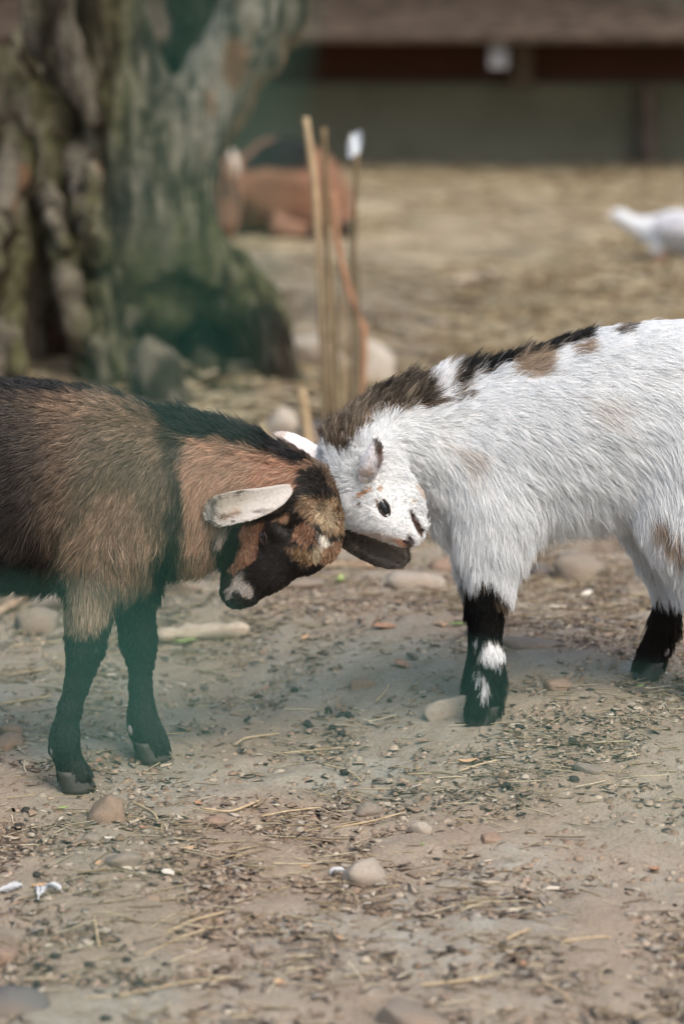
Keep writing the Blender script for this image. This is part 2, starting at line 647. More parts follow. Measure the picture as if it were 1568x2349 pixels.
def build_tree():
    YT = 5.95
    bark = attr_mat('old_bark', 0.95, 38, 0.6, 1.0, 0.014, 0.12)
    shade_fill = plain('root_shade_fill', tuple(lin((26, 22, 18))), tuple(lin((60, 48, 36))), 14, 0.95, None, 0.8, 0.02, 0.1)  # near-black colour painted as the shade of the root hollow
    base = on_ground(330, 905)
    root = empty('gnarled_tree', (base[0], base[1], base[2]), 'gnarled mossy old tree with forked trunk and knotted roots behind the goats', 'tree')

    def disp(seed, amp, vert=True):
        def f(P):
            x, y, z = P[:, 0], P[:, 1], P[:, 2]
            wx = x + 0.05 * fbm(x * 6, y * 6, z * 4, seed, 2)
            r = np.abs(fbm(wx * 15, y * 15, z * (3.0 if vert else 10), seed + 1, 3))
            r2 = np.abs(fbm(wx * 40, y * 40, z * 11, seed + 2, 2))
            big = fbm(x * 8, y * 8, z * 4, seed + 5, 3)
            return amp * ((0.55 - r * 2.2) * 0.8 + 1.2 * big - 0.5 * r2)
        return f

    def part(name, chains, seed, amp=0.018, h=0.011, sm=0.05, vert=True, mat=None, tone=0.72):
        f = Field(h)
        for c, dy, k, *op in chains:
            f.chain(c, YT + dy, k, sm if not op else 0.03, *op)
        V, Q = f.build(disp(seed, amp, vert), 0)
        N, _ = normals(V, Q)
        return mesh_np(name, V, Q, mat or bark, root, True, bark_color(V, N, seed) * tone)

    part('trunk', [([(200, -420, 56), (228, -140, 62), (252, 60, 70), (280, 230, 92), (318, 380, 108), (345, 520, 110), (360, 620, 106), (375, 690, 84)], 0, 1.0),
                   ([(380, 430, 74), (418, 330, 66), (458, 240, 56), (512, 140, 48), (566, 40, 45), (618, -100, 44), (700, -380, 36)], -0.04, 0.9),
                   ([(400, 500, 72), (440, 585, 72), (510, 640, 60), (570, 695, 54), (608, 750, 46), (618, 790, 36)], -0.06, 1.0),
                   ([(330, 720, 44), (400, 690, 50), (455, 735, 56), (520, 810, 52), (560, 860, 50)], -0.17, 1.6, 'sub')], 3, 0.0085, 0.010, 0.07)
    part('limb', [([(430, 370, 46), (505, 235, 58), (590, 130, 50), (650, 40, 41), (720, -90, 38), (850, -360, 30)], 0.10, 0.9)], 15, 0.010)
    part('limb', [([(400, 290, 30), (418, 150, 34), (440, 0, 40), (455, -130, 36), (470, -380, 30)], 0.32, 0.9)], 19, 0.012)
    part('limb', [([(160, 320, 46), (118, 180, 42), (100, 60, 40), (92, -120, 40), (40, -400, 34)], 0.02, 1.0)], 23, 0.014)
    part('limb', [([(215, 270, 24), (184, 180, 24), (162, 100, 22), (140, -20, 21), (122, -110, 20)], -0.12, 1.0)], 27, 0.006, 0.009)
    part('limb', [([(110, 270, 46), (40, 225, 50), (-30, 170, 56), (-120, 130, 52)], -0.02, 1.0)], 29, 0.016)
    part('broken_branch', [([(80, 160, 17), (50, 118, 13), (36, 85, 9), (54, 45, 5)], -0.16, 1.0)], 31, 0.003, 0.006, 0.015)
    part('side_trunk', [([(140, 240, 50), (150, 400, 52), (130, 540, 48), (110, 660, 44)], 0.02, 1.0),
                        ([(40, 300, 56), (40, 450, 56), (30, 620, 56), (30, 800, 54), (40, 960, 60)], -0.02, 1.0),
                        ([(-60, 330, 60), (-70, 560, 60), (-70, 800, 60), (-60, 960, 60)], -0.05, 1.0)], 4, 0.020)
    # twisted roots and strips of old wood down the left flank
    rt = np.random.default_rng(12)
    for i in range(17):
        x, dy = -40 + 250 * ((i * 7) % 17) / 16, 0.06
        y = 230 + 170 * rt.random()
        r0 = 11 + 15 * rt.random()
        pts, yend = [], (960 if i % 3 else 700 + 120 * rt.random())
        drift = (40 + 60 * rt.random()) * (1 if x > 80 else -0.4)
        x0, y0, ph = x, y, rt.random() * 6
        n = 7
        for k in range(n):
            t = k / (n - 1)
            pts.append((x0 + drift * t + 22 * math.sin(ph + 4.2 * t), y0 + (yend - y0) * t, r0 * (0.75 + 0.5 * math.sin(2.5 * t + ph) ** 2), 0.10 - 0.42 * min(1, t * 2.2) * (0.55 + 0.45 * rt.random()) + (0.15 if (k == n - 1 and i % 3 == 0) else 0)))
        part('root', [(pts, 0, 1.0)], 60 + i, 0.007, 0.009, 0.03)
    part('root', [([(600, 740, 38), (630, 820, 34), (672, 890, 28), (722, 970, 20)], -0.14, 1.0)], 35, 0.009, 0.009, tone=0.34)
    part('root', [([(430, 860, 16, 0.1), (500, 900, 20), (560, 915, 18), (640, 965, 14), (690, 1000, 12)], -0.26, 1.0)], 61, 0.006, 0.008, tone=0.5)
    part('root', [([(300, 850, 14, 0.1), (330, 895, 18), (420, 930, 18), (500, 985, 15)], -0.34, 1.0)], 63, 0.006, 0.008, tone=0.55)
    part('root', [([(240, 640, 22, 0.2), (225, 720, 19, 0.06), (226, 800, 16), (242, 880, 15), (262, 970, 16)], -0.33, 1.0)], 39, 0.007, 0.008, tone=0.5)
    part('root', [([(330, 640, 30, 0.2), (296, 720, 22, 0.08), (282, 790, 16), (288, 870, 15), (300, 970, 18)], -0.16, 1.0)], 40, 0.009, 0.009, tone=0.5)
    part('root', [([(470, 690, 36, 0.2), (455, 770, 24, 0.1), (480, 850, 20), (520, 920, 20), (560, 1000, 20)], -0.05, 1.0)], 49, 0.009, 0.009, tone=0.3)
    # added dark mound, its colour standing for the shade under the root arch, and the broken pale stump leaning in front of the hollow
    part('root_shade_fill', [([(-60, 860, 110), (120, 830, 110), (300, 815, 105), (440, 820, 100), (560, 870, 76), (620, 930, 50)], 0.10, 0.6), ([(250, 900, 56), (400, 905, 56), (520, 915, 48), (630, 950, 34)], -0.12, 0.8)], 55, 0.02, 0.016, 0.06, False, shade_fill)
    # the crown hangs well above the picture: clumps of leaves that shade the trunk
    rl = np.random.default_rng(77)
    top = at(330, -250, YT)
    VV, FF = [], []
    for c in range(46):
        d = rl.normal(size=3)
        d /= np.linalg.norm(d)
        cc = np.array([top[0] + 0.15, YT + 0.2, 2.15]) + d * np.array([1.5, 1.5, 0.75]) * rl.random() ** 0.5
        for k in range(110):
            p = cc + rl.normal(size=3) * np.array([0.24, 0.24, 0.16])
            if p[2] < 1.25:
                continue
            a, b = rl.normal(size=3), rl.normal(size=3)
            a /= np.linalg.norm(a)
            b -= a * np.dot(a, b)
            b /= np.linalg.norm(b)
            L, w = 0.045 + 0.03 * rl.random(), 0.018 + 0.012 * rl.random()
            nn = np.cross(a, b) * 0.010
            i = len(VV)
            VV += [p - a * L, p - b * w + nn, p + a * L, p + b * w + nn]
            FF.append([i, i + 1, i + 2, i + 3])
    leaf_m = plain('tree_leaf', tuple(lin((58, 78, 36))), tuple(lin((84, 104, 52))), 8, 0.6, None, 0)
    mesh_np('crown', np.array(VV), np.array(FF), leaf_m, root, False)
    part('stump', [([(338, 792, 8), (350, 815, 20), (372, 850, 32), (388, 930, 32), (398, 1000, 36)], -0.40, 0.8)], 59, 0.007, 0.008)


build_tree()


# ---------------------------------------------------------------- canes and stalks beside the tree
def build_canes():
    cane = plain('dry_cane', tuple(lin((132, 112, 84))), tuple(lin((186, 164, 130))), 60, 0.7, (3, 3, 0.4), 0.3, 0.002)
    brown = plain('brown_cane', tuple(lin((84, 72, 52))), tuple(lin((128, 110, 82))), 60, 0.8, (3, 3, 0.4), 0.3, 0.002)
    rust = plain('peeled_branch', tuple(lin((136, 100, 74))), tuple(lin((166, 128, 100))), 50, 0.75, (3, 3, 0.5), 0.3, 0.002)
    grey = plain('grey_twig', tuple(lin((70, 66, 52))), tuple(lin((112, 104, 84))), 60, 0.85, (3, 3, 0.5), 0.3, 0.002)

    def rod(name, pts, Y, r, mat, label, group=None, seed=0, knots=0):
        P = [at(x, y, Y + (dy[0] if dy else 0)) for x, y, *dy in pts]
        Q = []
        for a, b in zip(P[:-1], P[1:]):
            for t in np.linspace(0, 1, 6)[:-1]:
                Q.append(a + (b - a) * t)
        Q.append(P[-1])
        Q = np.array(Q)
        rr = np.random.default_rng(seed)
        Q[:, :2] += np.cumsum(rr.normal(size=(len(Q), 2)), 0) * r * 0.08
        R = r * np.linspace(0.85, 1.1, len(Q)) * (1 + 0.08 * rr.normal(size=len(Q)))
        foot = Q[-1].copy()
        foot[2] = float(gz(foot[0], foot[1])) - 0.02
        if foot[2] < Q[-1][2]:
            Q = np.vstack([Q, foot])
            R = np.append(R, R[-1])
        o = tube(name, Q, R, mat, None, 8, loc=Q[-1], seed=seed)
        return tag(o, label, 'stick', group)

    Y = 5.30
    rod('cane', [(700, 268), (722, 440), (735, 620), (742, 800), (748, 975)], Y, 0.0088, cane, 'tall pale dry cane with a split top beside the old tree', None, 1)
    rod('cane', [(742, 292), (745, 420), (752, 620), (760, 800), (768, 985)], Y + 0.06, 0.0075, brown, 'brown dry cane just behind the tall pale one', None, 2)
    rod('cane', [(817, 352), (814, 500), (812, 700), (806, 985)], Y + 0.1, 0.0055, brown, 'thin straight brown cane with a white scrap on its tip', None, 3)
    rod('branch', [(764, 440), (776, 560), (800, 655), (822, 715), (838, 755), (838, 820), (826, 985)], Y - 0.04, 0.0072, rust, 'bent reddish peeled branch standing among the canes', None, 4)
    rod('stake', [(692, 893), (700, 950), (712, 1040)], 5.0, 0.0105, cane, 'short pale stake stuck in the ground below the canes', None, 5)
    sp = [(738, 560, 752), (750, 640, 760), (758, 520, 772), (768, 600, 778), (776, 480, 790), (785, 560, 792), (792, 640, 800), (800, 500, 806), (806, 720, 815), (746, 700, 744), (780, 690, 786), (822, 600, 826), (729, 640, 740), (764, 740, 770), (796, 740, 803)]
    for i, (x, y, xb) in enumerate(sp):
        rod('dry_stalk', [(x, y), ((x + xb) / 2 + 4 * math.sin(i * 2.1), (y + 970) / 2), (xb, 990)], Y - 0.10 + 0.02 * (i % 9), 0.0018 + 0.0010 * ((i * 5) % 4) / 3, (grey, brown, cane, grey)[i % 4], 'thin dry stalk in the clump around the canes', 'dry stalks among the canes', 20 + i)
    # the white scrap on the thin cane
    m, nt, b = new_mat('white_scrap')
    b.inputs['Base Color'].default_value = (0.55, 0.6, 0.64, 1)
    c = at(813, 330, Y + 0.1)
    r = np.random.default_rng(5)
    V, F = [], []
    for i in range(9):
        for j in range(7):
            u, v = i / 8 - 0.5, j / 6 - 0.5
            wv = 1 - 0.5 * abs(v)
            V.append(c + np.array([u * 0.030 * wv + 0.006 * v, 0.006 * math.sin(u * 7 + v * 3) + 0.004 * r.normal() * 0.3, v * 0.050 + 0.004 * math.sin(u * 6)]))
    for i in range(8):
        for j in range(6):
            a = i * 7 + j
            F.append([a, a + 7, a + 8, a + 1])
    n = len(V)
    V2 = [v + np.array([0.0006, 0.0015, 0]) for v in V]
    rim = [i * 7 for i in range(9)] + [56 + j for j in range(1, 7)] + [i * 7 + 6 for i in range(7, -1, -1)] + [j for j in range(5, 0, -1)]
    F2 = [[n + k for k in f[::-1]] for f in F] + [[rim[i], rim[(i + 1) % len(rim)], n + rim[(i + 1) % len(rim)], n + rim[i]] for i in range(len(rim))]
    o = mesh_np('white_scrap', np.array(V + V2), F + F2, m, None, True, None, c)
    tag(o, 'small white scrap caught on the tip of the thin cane', 'scrap')


build_canes()


# ================================================================ GOATS
class Coat:
    """coat colours: soft-edged patches drawn in the goat's side view"""

    def __init__(self, base):
        self.base, self.patches = lin(base), []

    def add(self, col, poly, soft=10, wob=8, strength=1.0):
        self.patches.append((lin(col), poly, soft, wob, strength))

    def __call__(self, P, rnd=None):
        px, py = to_px(P)
        n1 = fbm(px / 26, py / 26, 0.3, 71, 3)
        c = np.broadcast_to(self.base, (len(px), 3)).copy()
        j = 0 if rnd is None else rnd
        for col, poly, soft, wob, st in self.patches:
            b = np.array(poly)
            lo, hi = b.min(0) - soft * 2 - wob * 2, b.max(0) + soft * 2 + wob * 2
            m = (px > lo[0]) & (px < hi[0]) & (py > lo[1]) & (py < hi[1])
            if not m.any():
                continue
            d = poly_sd(px[m], py[m], poly) + wob * n1[m]
            f = np.clip(0.5 - d / (2 * soft), 0, 1)
            f = f * f * (3 - 2 * f)
            if rnd is not None:      # at a soft edge each hair is one colour or the other
                f = 0.45 * f + 0.55 * (f > rnd[m])
            f = (f * st)[:, None]
            c[m] = c[m] * (1 - f) + col * f
        return c


def flow_eval(ctrl, P):
    C = np.array(ctrl, float)
    px, py = to_px(P)
    acc = np.zeros((len(px), 3))
    ws = np.zeros(len(px))
    for x, y, dx, dy, L in C:
        n = math.hypot(dx, dy)
        w = 1.0 / (((px - x) ** 2 + (py - y) ** 2) + 300.0) ** 1.6
        acc += w[:, None] * np.array([dx / n, dy / n, L])
        ws += w
    acc /= ws[:, None]
    return acc[:, 0], acc[:, 1], acc[:, 2] * 0.001


def fur(name, V, Q, parent, mat, color, n, ctrl=None, const=None, width=0.00028, lift=0.45, grav=0.15, jit=0.16, clump=0.55,
        clump_every=22, skip=None, vary=0.16, light=None, curl=0.06, npts=6, seed=1, lmin=0.0015, far=0.3, lencut=0.45, lockvary=0.0):
    r = np.random.default_rng(seed)
    N, A = normals(V, Q)
    cen = V[Q].mean(1)
    fn = N[Q].mean(1)
    toc = np.array([0, 0, CAM_H]) - cen
    facing = (fn * toc).sum(1) / np.linalg.norm(toc, axis=1)
    cpx, cpy = to_px(cen)
    w = A * np.where(facing > -0.25, 1.0, far) * np.where((cpx > -60) & (cpx < PXW + 60), 1.0, 0.35)
    if skip is not None:
        w = w * skip(cen, cpx, cpy)
    fi = r.choice(len(Q), n, p=w / w.sum())
    b = r.random((n, 2))
    a4 = np.stack([(1 - b[:, 0]) * (1 - b[:, 1]), b[:, 0] * (1 - b[:, 1]), b[:, 0] * b[:, 1], (1 - b[:, 0]) * b[:, 1]], 1)
    R = (V[Q[fi]] * a4[:, :, None]).sum(1)
    Nn = (N[Q[fi]] * a4[:, :, None]).sum(1)
    Nn /= np.linalg.norm(Nn, axis=1)[:, None]
    if ctrl is not None:
        dx, dy, L = flow_eval(ctrl, R)
        D = np.stack([dx, 0 * dx, -dy], 1)
    else:
        D = np.broadcast_to(np.array(const[:3], float), (n, 3)).copy()
        L = np.full(n, const[3] * 0.001)
    # locks sway together, single hairs a little more
    sway = np.stack([vnoise(R[:, 0] * 55, R[:, 1] * 55, R[:, 2] * 55, 5 + k) for k in range(3)], 1)
    D = D + 0.32 * sway + jit * r.normal(size=(n, 3))
    T = D - (D * Nn).sum(1)[:, None] * Nn
    T /= np.maximum(np.linalg.norm(T, axis=1), 1e-6)[:, None]
    L = np.maximum(L * (lencut + (1 - lencut) * 1.5 * r.random(n)) * (1 + 0.25 * vnoise(R[:, 0] * 90, R[:, 1] * 90, R[:, 2] * 90, 3)), lmin)
    up = np.clip((D * Nn).sum(1), -0.2, 1.2)          # hair that is meant to stand off the skin does
    lf = lift * (0.6 + 0.8 * r.random(n)) + 0.9 * np.clip(up, 0, 1)
    t = np.linspace(0, 1, npts)
    ph = r.random((n, 2)) * 6.283
    B = np.cross(T, Nn)
    pts = R[:, None] + L[:, None, None] * (T[:, None] * (t - 0.12 * t * t)[None, :, None]
                                           + Nn[:, None] * (lf[:, None] * (t - 0.45 * t * t)[None])[:, :, None]
                                           + B[:, None] * (curl * np.sin(t[None] * 4.2 + ph[:, :1]) * t[None])[:, :, None])
    pts[:, :, 2] -= (grav * L)[:, None] * (t * t)[None]
    # clumping: every hair is drawn towards a guide near it
    if clump > 0:
        ng = max(n // clump_every, 1)
        g = r.choice(n, ng, replace=False)
        kd = kdtree.KDTree(ng)
        for i, gi in enumerate(g):
            kd.insert(R[gi], i)
        kd.balance()
        near = np.fromiter((kd.find(p)[1] for p in R), int, n)
        gp = pts[g[near]]
        gl = L[g[near]]
        tt = (clump * (t ** 1.4))[None, :, None]
        off = gp - gp[:, :1] + R[g[near]][:, None]
        pts = pts * (1 - tt) + (R[:, None] + (off - R[:, None]) * (L / np.maximum(gl, 1e-5)).clip(0.5, 1.3)[:, None, None]) * tt
    rnd = r.random(n)
    col = color(R, rnd)
    if lockvary:
        col = col * np.exp(lockvary * r.normal(size=ng))[near][:, None]
    lock = vnoise(R[:, 0] * 140, R[:, 1] * 140, R[:, 2] * 140, 9)
    col = col * np.clip(1 + vary * r.normal(size=n) + vary * 0.7 * lock, 0.35, 1.9)[:, None]
    if light is not None:
        lc, share = light
        mm = (r.random(n) < share) & (col.mean(1) > 0.02) & (col.mean(1) < 0.4)
        f = (0.3 + 0.4 * r.random(n))[:, None]
        col = np.where(mm[:, None], col * (1 - f) + lin(lc) * f * np.clip(col.mean(1) / 0.12, 0.15, 1.3)[:, None], col)
    hc = bpy.data.hair_curves.new(name)
    hc.add_curves([npts] * n)
    org = np.array(world_off(parent))
    hc.position_data.foreach_set('vector', (pts - org).astype(np.float32).ravel())
    rad = hc.attributes.get('radius') or hc.attributes.new('radius', 'FLOAT', 'POINT')
    prof = np.array([1.0, 1.0, 0.95, 0.8, 0.5, 0.12]) if npts == 6 else np.linspace(1, 0.15, npts)
    rad.data.foreach_set('value', (width * prof[None] * (0.7 + 0.6 * r.random((n, 1)))).astype(np.float32).ravel())
    ca = hc.attributes.new('col', 'FLOAT_COLOR', 'CURVE')
    c4 = np.ones((n, 4), np.float32)
    c4[:, :3] = np.clip(col, 0.002, 0.95)
    ca.data.foreach_set('color', c4.ravel())
    hc.materials.append(mat)
    o = bpy.data.objects.new(name, hc)
    COL.objects.link(o)
    o.parent = parent
    return o


def surf(V, N, px, py, rad=6.0):
    """the skin point that the picture shows at (px, py)"""
    x, y = to_px(V)
    d = (x - px) ** 2 + (y - py) ** 2
    m = np.where(d < rad * rad)[0]
    if len(m) == 0:
        m = np.argsort(d)[:8]
    m = m[V[m, 1] < V[m, 1].min() + 0.012]
    n = N[m].mean(0)
    return V[m].mean(0), n / np.linalg.norm(n)


def ellipsoid(name, c, ax, mat, parent, seg=16, rings=10, col=None):
    """ax: three half-axis vectors"""
    V, F = [], []
    for i in range(rings + 1):
        th = math.pi * i / rings
        for j in range(seg):
            ph = 2 * math.pi * j / seg
            V.append(c + ax[0] * math.sin(th) * math.cos(ph) + ax[1] * math.sin(th) * math.sin(ph) + ax[2] * math.cos(th))
    for i in range(rings):
        for j in range(seg):
            k = (j + 1) % seg
            F.append([i * seg + j, i * seg + k, i * seg + seg + k, i * seg + seg + j])
    return mesh_np(name, np.array(V), np.array(F), mat, parent, True, col)


def ear_mesh(path, widths, face, cup, thick, blunt=0.3):
    """a leaf-shaped ear: path points, half widths, the way its back faces, how far its rims curl"""
    P = np.array(path, float)
    t = np.linspace(0, 1, len(P))
    tt = np.linspace(0, 1, 22)
    C = np.stack([np.interp(tt, t, P[:, k]) for k in range(3)], 1)
    for _ in range(4):
        C[1:-1] = 0.25 * C[:-2] + 0.5 * C[1:-1] + 0.25 * C[2:]
    W = np.interp(tt, np.linspace(0, 1, len(widths)), widths)
    W *= np.where(tt > 0.88, np.sqrt(np.clip(1 - ((tt - 0.88) / 0.12) ** 2 * (1 - blunt * blunt), 0, 1)), 1)
    face = np.array(face, float)
    V = []
    na = 11
    for i, c in enumerate(C):
        T = C[min(i + 1, 21)] - C[max(i - 1, 0)]
        T /= np.linalg.norm(T)
        n = face - np.dot(face, T) * T
        n /= np.linalg.norm(n)
        s = np.cross(T, n)
        for side in (1, -1):
            for a in (np.linspace(-1, 1, na) if side == 1 else np.linspace(1, -1, na)):
                edge = math.sqrt(max(1 - a * a, 0.0)) * 0.75 + 0.25
                V.append(c + s * a * W[i] * (1 - 0.25 * cup * a * a) - n * cup * W[i] * (a * a - 0.3) * 0.8 + n * side * thick * edge * (0.6 + 0.4 * math.sin(tt[i] * 3.1)))
    m = 2 * na
    F = []
    for i in range(21):
        for j in range(m):
            k = (j + 1) % m
            F.append([i * m + j, i * m + m + j, i * m + m + k, i * m + k])
    V = np.array(V)
    # close both ends with a centre fan of quads
    for e, base in ((0, 0), (21, 21 * m)):
        for j in range(na - 1):
            q = [base + j, base + j + 1, base + m - 2 - j, base + m - 1 - j]
            F.append(q if e == 0 else q[::-1])
    return V, np.array(F)


def hoof(parent, c, heading, mat, size=1.0, spread=0.0095):
    """two claws side by side, toes towards heading (+1 / -1 along x), sole on c"""
    for s in (-1, 1):
        V, F = [], []
        lv, seg = 6, 14
        for k in range(lv):
            t = k / (lv - 1)
            for j in range(seg):
                a = 2 * math.pi * j / seg
                ca, sa = math.cos(a), math.sin(a)
                ln = 0.021 if ca > 0 else 0.014
                taper = 1 - 0.30 * t
                x = ca * ln * taper * (1 - 0.18 * (abs(sa) ** 3)) - 0.010 * t
                y = sa * 0.0095 * (1 - 0.12 * t) * (1 - 0.35 * max(ca, 0) ** 2) - s * 0.0030 * max(ca, 0)
                V.append([heading * x * size, (y + s * spread) * size, (t * 0.024 + 0.0015 * (1 - t) * (ca > 0.8)) * size])
        for k in range(lv - 1):
            for j in range(seg):
                q = (j + 1) % seg
                F.append([k * seg + j, k * seg + q, k * seg + seg + q, k * seg + seg + j])
        F.append(list(range(seg))[::-1])
        F.append([(lv - 1) * seg + j for j in range(seg)])
        mesh_np('hoof', np.array(V) + c, F, mat, parent, True)


skin_mat = attr_mat('goat_skin', 0.75, 300, 0.25, 0.3, 0.0006, 0.3)
hoof_mat = plain('hoof_horn', tuple(lin((30, 29, 28))), tuple(lin((66, 62, 57))), 260, 0.55, (1, 1, 4), 0.4, 0.0006, 0.4)
claw_mat = plain('dewclaw_horn', tuple(lin((92, 86, 82))), tuple(lin((158, 152, 150))), 300, 0.5, None, 0.4, 0.0006, 0.4)
eye_m, nt, eb = new_mat('dark_eye')
eb.inputs['Base Color'].default_value = (0.012, 0.016, 0.018, 1)
eb.inputs['Roughness'].default_value = 0.06
lid_m, nt, lb = new_mat('eyelid_skin')
lb.inputs['Base Color'].default_value = (*lin((44, 34, 30)), 1)
lb.inputs['Roughness'].default_value = 0.45
nostril_m, nt, nb = new_mat('nostril')
nb.inputs['Base Color'].default_value = (0.012, 0.010, 0.009, 1)
nose_m = plain('wet_nose_skin', tuple(lin((40, 34, 32))), tuple(lin((70, 60, 56))), 500, 0.35, None, 0.4, 0.0005, 0.5)


def eye(parent, V, N, px, py, hw, hh, tilt, Y, sink=0.35, lid=True):
    p, n = surf(V, N, px, py, 8)
    s = m_at(Y)
    up = np.array([math.sin(tilt), 0, math.cos(tilt)])
    up[1] = -(up[0] * n[0] + up[2] * n[2]) / n[1]
    up /= np.linalg.norm(up)
    sd = np.cross(n, up)
    o = ellipsoid('eye', p - n * hw * s * sink, [sd * hw * s, up * hh * s, n * hw * s * 0.9], eye_m, parent)
    if lid:
        loop = []
        for i in range(25):
            a = 2 * math.pi * i / 24
            f = 1.0 - 0.25 * abs(math.cos(a)) * abs(math.sin(a))
            loop.append(p + sd * math.cos(a) * hw * 0.98 * s * f + up * math.sin(a) * hh * 1.08 * s + n * (0.0022 - 0.0026 * abs(math.sin(a)) ** 2))
        vv, ff = tube('eyelid', np.array(loop), 3.0 * s, lid_m, None, 8, ret=True)
        mesh_np('eyelid', vv, ff, lid_m, o, True)
    return o


c5 = lambda L: [(487.5 + x * 0.2012, 1089.7 + y * 0.2012) for x, y in L]
c1 = lambda L: [(x * 0.5121, 802.9 + y * 0.5121) for x, y in L]
c2 = lambda L: [(688.2 + x * 0.5611, 688.2 + y * 0.5611) for x, y in L]


# ---------------------------------------------------------------- the brown kid
def build_brown():
    YB = 2.947
    base = at(250, 1100, YB)
    base[2] = 0.0
    root = empty('goat', base, 'brown goat kid with black legs and speckled white ears pushing its forehead forward', 'goat', 'goat kids butting heads')
    f = Field(0.0034)
    ch = f.chain
    # trunk of the body: deep chest narrowing to the belly
    ch([(-420, 1080, 185), (-250, 1100, 218), (-60, 1108, 222), (110, 1108, 212), (230, 1110, 190), (320, 1130, 165)], YB, 0.72, 0.03)
    ch([(330, 1190, 120), (420, 1170, 112), (470, 1150, 120)], YB, 0.70, 0.03)
    # neck
    ch([(330, 1105, 150), (440, 1115, 138), (540, 1112, 108), (640, 1118, 82), (700, 1135, 70)], YB, 0.58, 0.03)
    ch([(470, 1185, 82), (540, 1180, 62)], YB, 0.6, 0.02)
    # head: cranium, brow, cheek, muzzle
    ch([(700, 1152, 70), (712, 1170, 68)], YB, 0.92, 0.015)
    ch([(722, 1235, 58), (700, 1250, 62)], YB, 0.95, 0.015)
    ch([(645, 1258, 66), (615, 1296, 56), (562, 1342, 39)], YB, 0.70, 0.015)
    ch([(588, 1222, 64), (568, 1262, 50), (546, 1310, 32)], YB, 0.66, 0.015)
    ch([(547, 1350, 36), (568, 1362, 27)], YB, 0.85, 0.010)
    ch([(537, 1362, 25), (541, 1370, 24)], YB, 1.0, 0.010)
    ch([(716, 1214, 15, -0.029)], YB, 0.8, 0.010)                       # horn bud
    ch([(622, 1205, 13, -0.0235), (640, 1225, 12, -0.0245)], YB, 0.6, 0.010)
    ch([(604, 1234, 15, -0.0255)], YB, 0.5, 0.008, 'sub')
    ch([(604, 1234, 11, -0.0205)], YB, 0.7, 0.006)                       # brow over the closed eye
    ch([(549, 1357, 6.5, -0.0175), (541, 1362, 5.5, -0.0165)], YB, 0.6, 0.003, 'sub')  # nostril
    ch([(558, 1388, 4, -0.016), (570, 1372, 3.5, -0.019)], YB, 1.0, 0.003, 'sub')
    ch([(512, 1330, 4, -0.010), (528, 1318, 3.5, -0.013), (546, 1304, 2.4, -0.0125)], YB, 1.0, 0.003, 'sub')  # mouth
    # near front leg
    ch([(255, 1090, 120, -0.028), (248, 1190, 112, -0.034), (232, 1270, 88, -0.042), (222, 1345, 60, -0.05)], YB, 0.55, 0.03)
    LN = [(222, 1345, 54), (203, 1408, 43), (197, 1455, 37), (194, 1490, 37), (186, 1530, 29), (175, 1573, 24), (160, 1627, 24), (149, 1680, 28), (147, 1712, 30), (160, 1750, 25), (172, 1782, 33), (174, 1796, 34)]
    ch(LN, YB - 0.055, 0.82, 0.012)
    # far front leg
    ch([(280, 1200, 90, -0.01), (292, 1300, 64, -0.003), (303, 1360, 50)], YB + 0.05, 0.6, 0.03)
    ch([(303, 1350, 46), (311, 1408, 38), (316, 1450, 36), (319, 1480, 34), (322, 1518, 26), (322, 1573, 23), (325, 1627, 27), (329, 1662, 33), (346, 1700, 33), (352, 1722, 38)], YB + 0.055, 0.82, 0.012)
    # hind legs, outside the frame but part of the animal
    for s in (-1, 1):
        ch([(-380, 1130, 140), (-350, 1260, 105), (-375, 1360, 62), (-430, 1450, 44), (-435, 1500, 40), (-415, 1600, 30), (-405, 1690, 34), (-390, 1760, 40)], YB + 0.055 * s, 0.65, 0.02)
    ch([(-590, 1010, 14), (-575, 940, 26), (-540, 900, 30)], YB, 0.7, 0.02)
    V, Q = f.build()
    coat = Coat((102, 85, 69))
    A = coat.add
    A((134, 113, 93), c1([(300, 150), (520, 180), (740, 330), (760, 480), (600, 420), (420, 300), (250, 280)]), 26, 14, 0.75)
    A((138, 110, 89), c1([(420, 650), (600, 600), (720, 850), (560, 1010), (340, 900), (290, 830), (380, 760)]), 26, 14, 0.85)
    A((70, 60, 50), c1([(-900, 100), (140, 170), (235, 350), (265, 600), (240, 800), (330, 900), (320, 1060), (-900, 1100)]), 34, 16)
    A((38, 34, 30), c1([(-900, 60), (20, 170), (110, 400), (170, 700), (240, 880), (320, 1000), (310, 1090), (-900, 1100)]), 34, 14, 0.9)
    A((24, 20, 17), c1([(-900, 860), (0, 880), (160, 880), (310, 960), (320, 1080), (-900, 1150)]), 14, 8)
    A((58, 48, 38), c1([(230, 760), (300, 760), (330, 880), (300, 990), (230, 900)]), 16, 8, 0.7)
    # dark line between shoulder and neck, black chest
    A((52, 44, 34), c1([(740, 330), (860, 400), (835, 460), (830, 600), (825, 760), (800, 960), (700, 1060), (690, 930), (750, 800), (770, 600), (750, 450)]), 14, 8, 0.9)
    A((20, 18, 14), c1([(690, 900), (770, 800), (800, 960), (980, 950), (820, 990), (700, 1090), (560, 1090), (640, 1060)]), 14, 8)
    A((170, 136, 113), c1([(850, 400), (950, 390), (1240, 470), (1390, 530), (1310, 660), (1050, 650), (990, 720), (980, 900), (860, 930), (835, 850), (835, 540)]), 10, 6)
    A((140, 108, 84), c1([(835, 850), (990, 860), (985, 960), (860, 990), (810, 960)]), 12, 8, 0.9)
    A((172, 130, 104), c1([(1180, 480), (1380, 510), (1320, 660), (1230, 640), (1120, 620)]), 14, 6, 0.7)
    # legs
    A((168, 146, 124), c1([(330, 1030), (520, 1070), (480, 1190), (400, 1290), (335, 1200)]), 14, 10, 0.85)
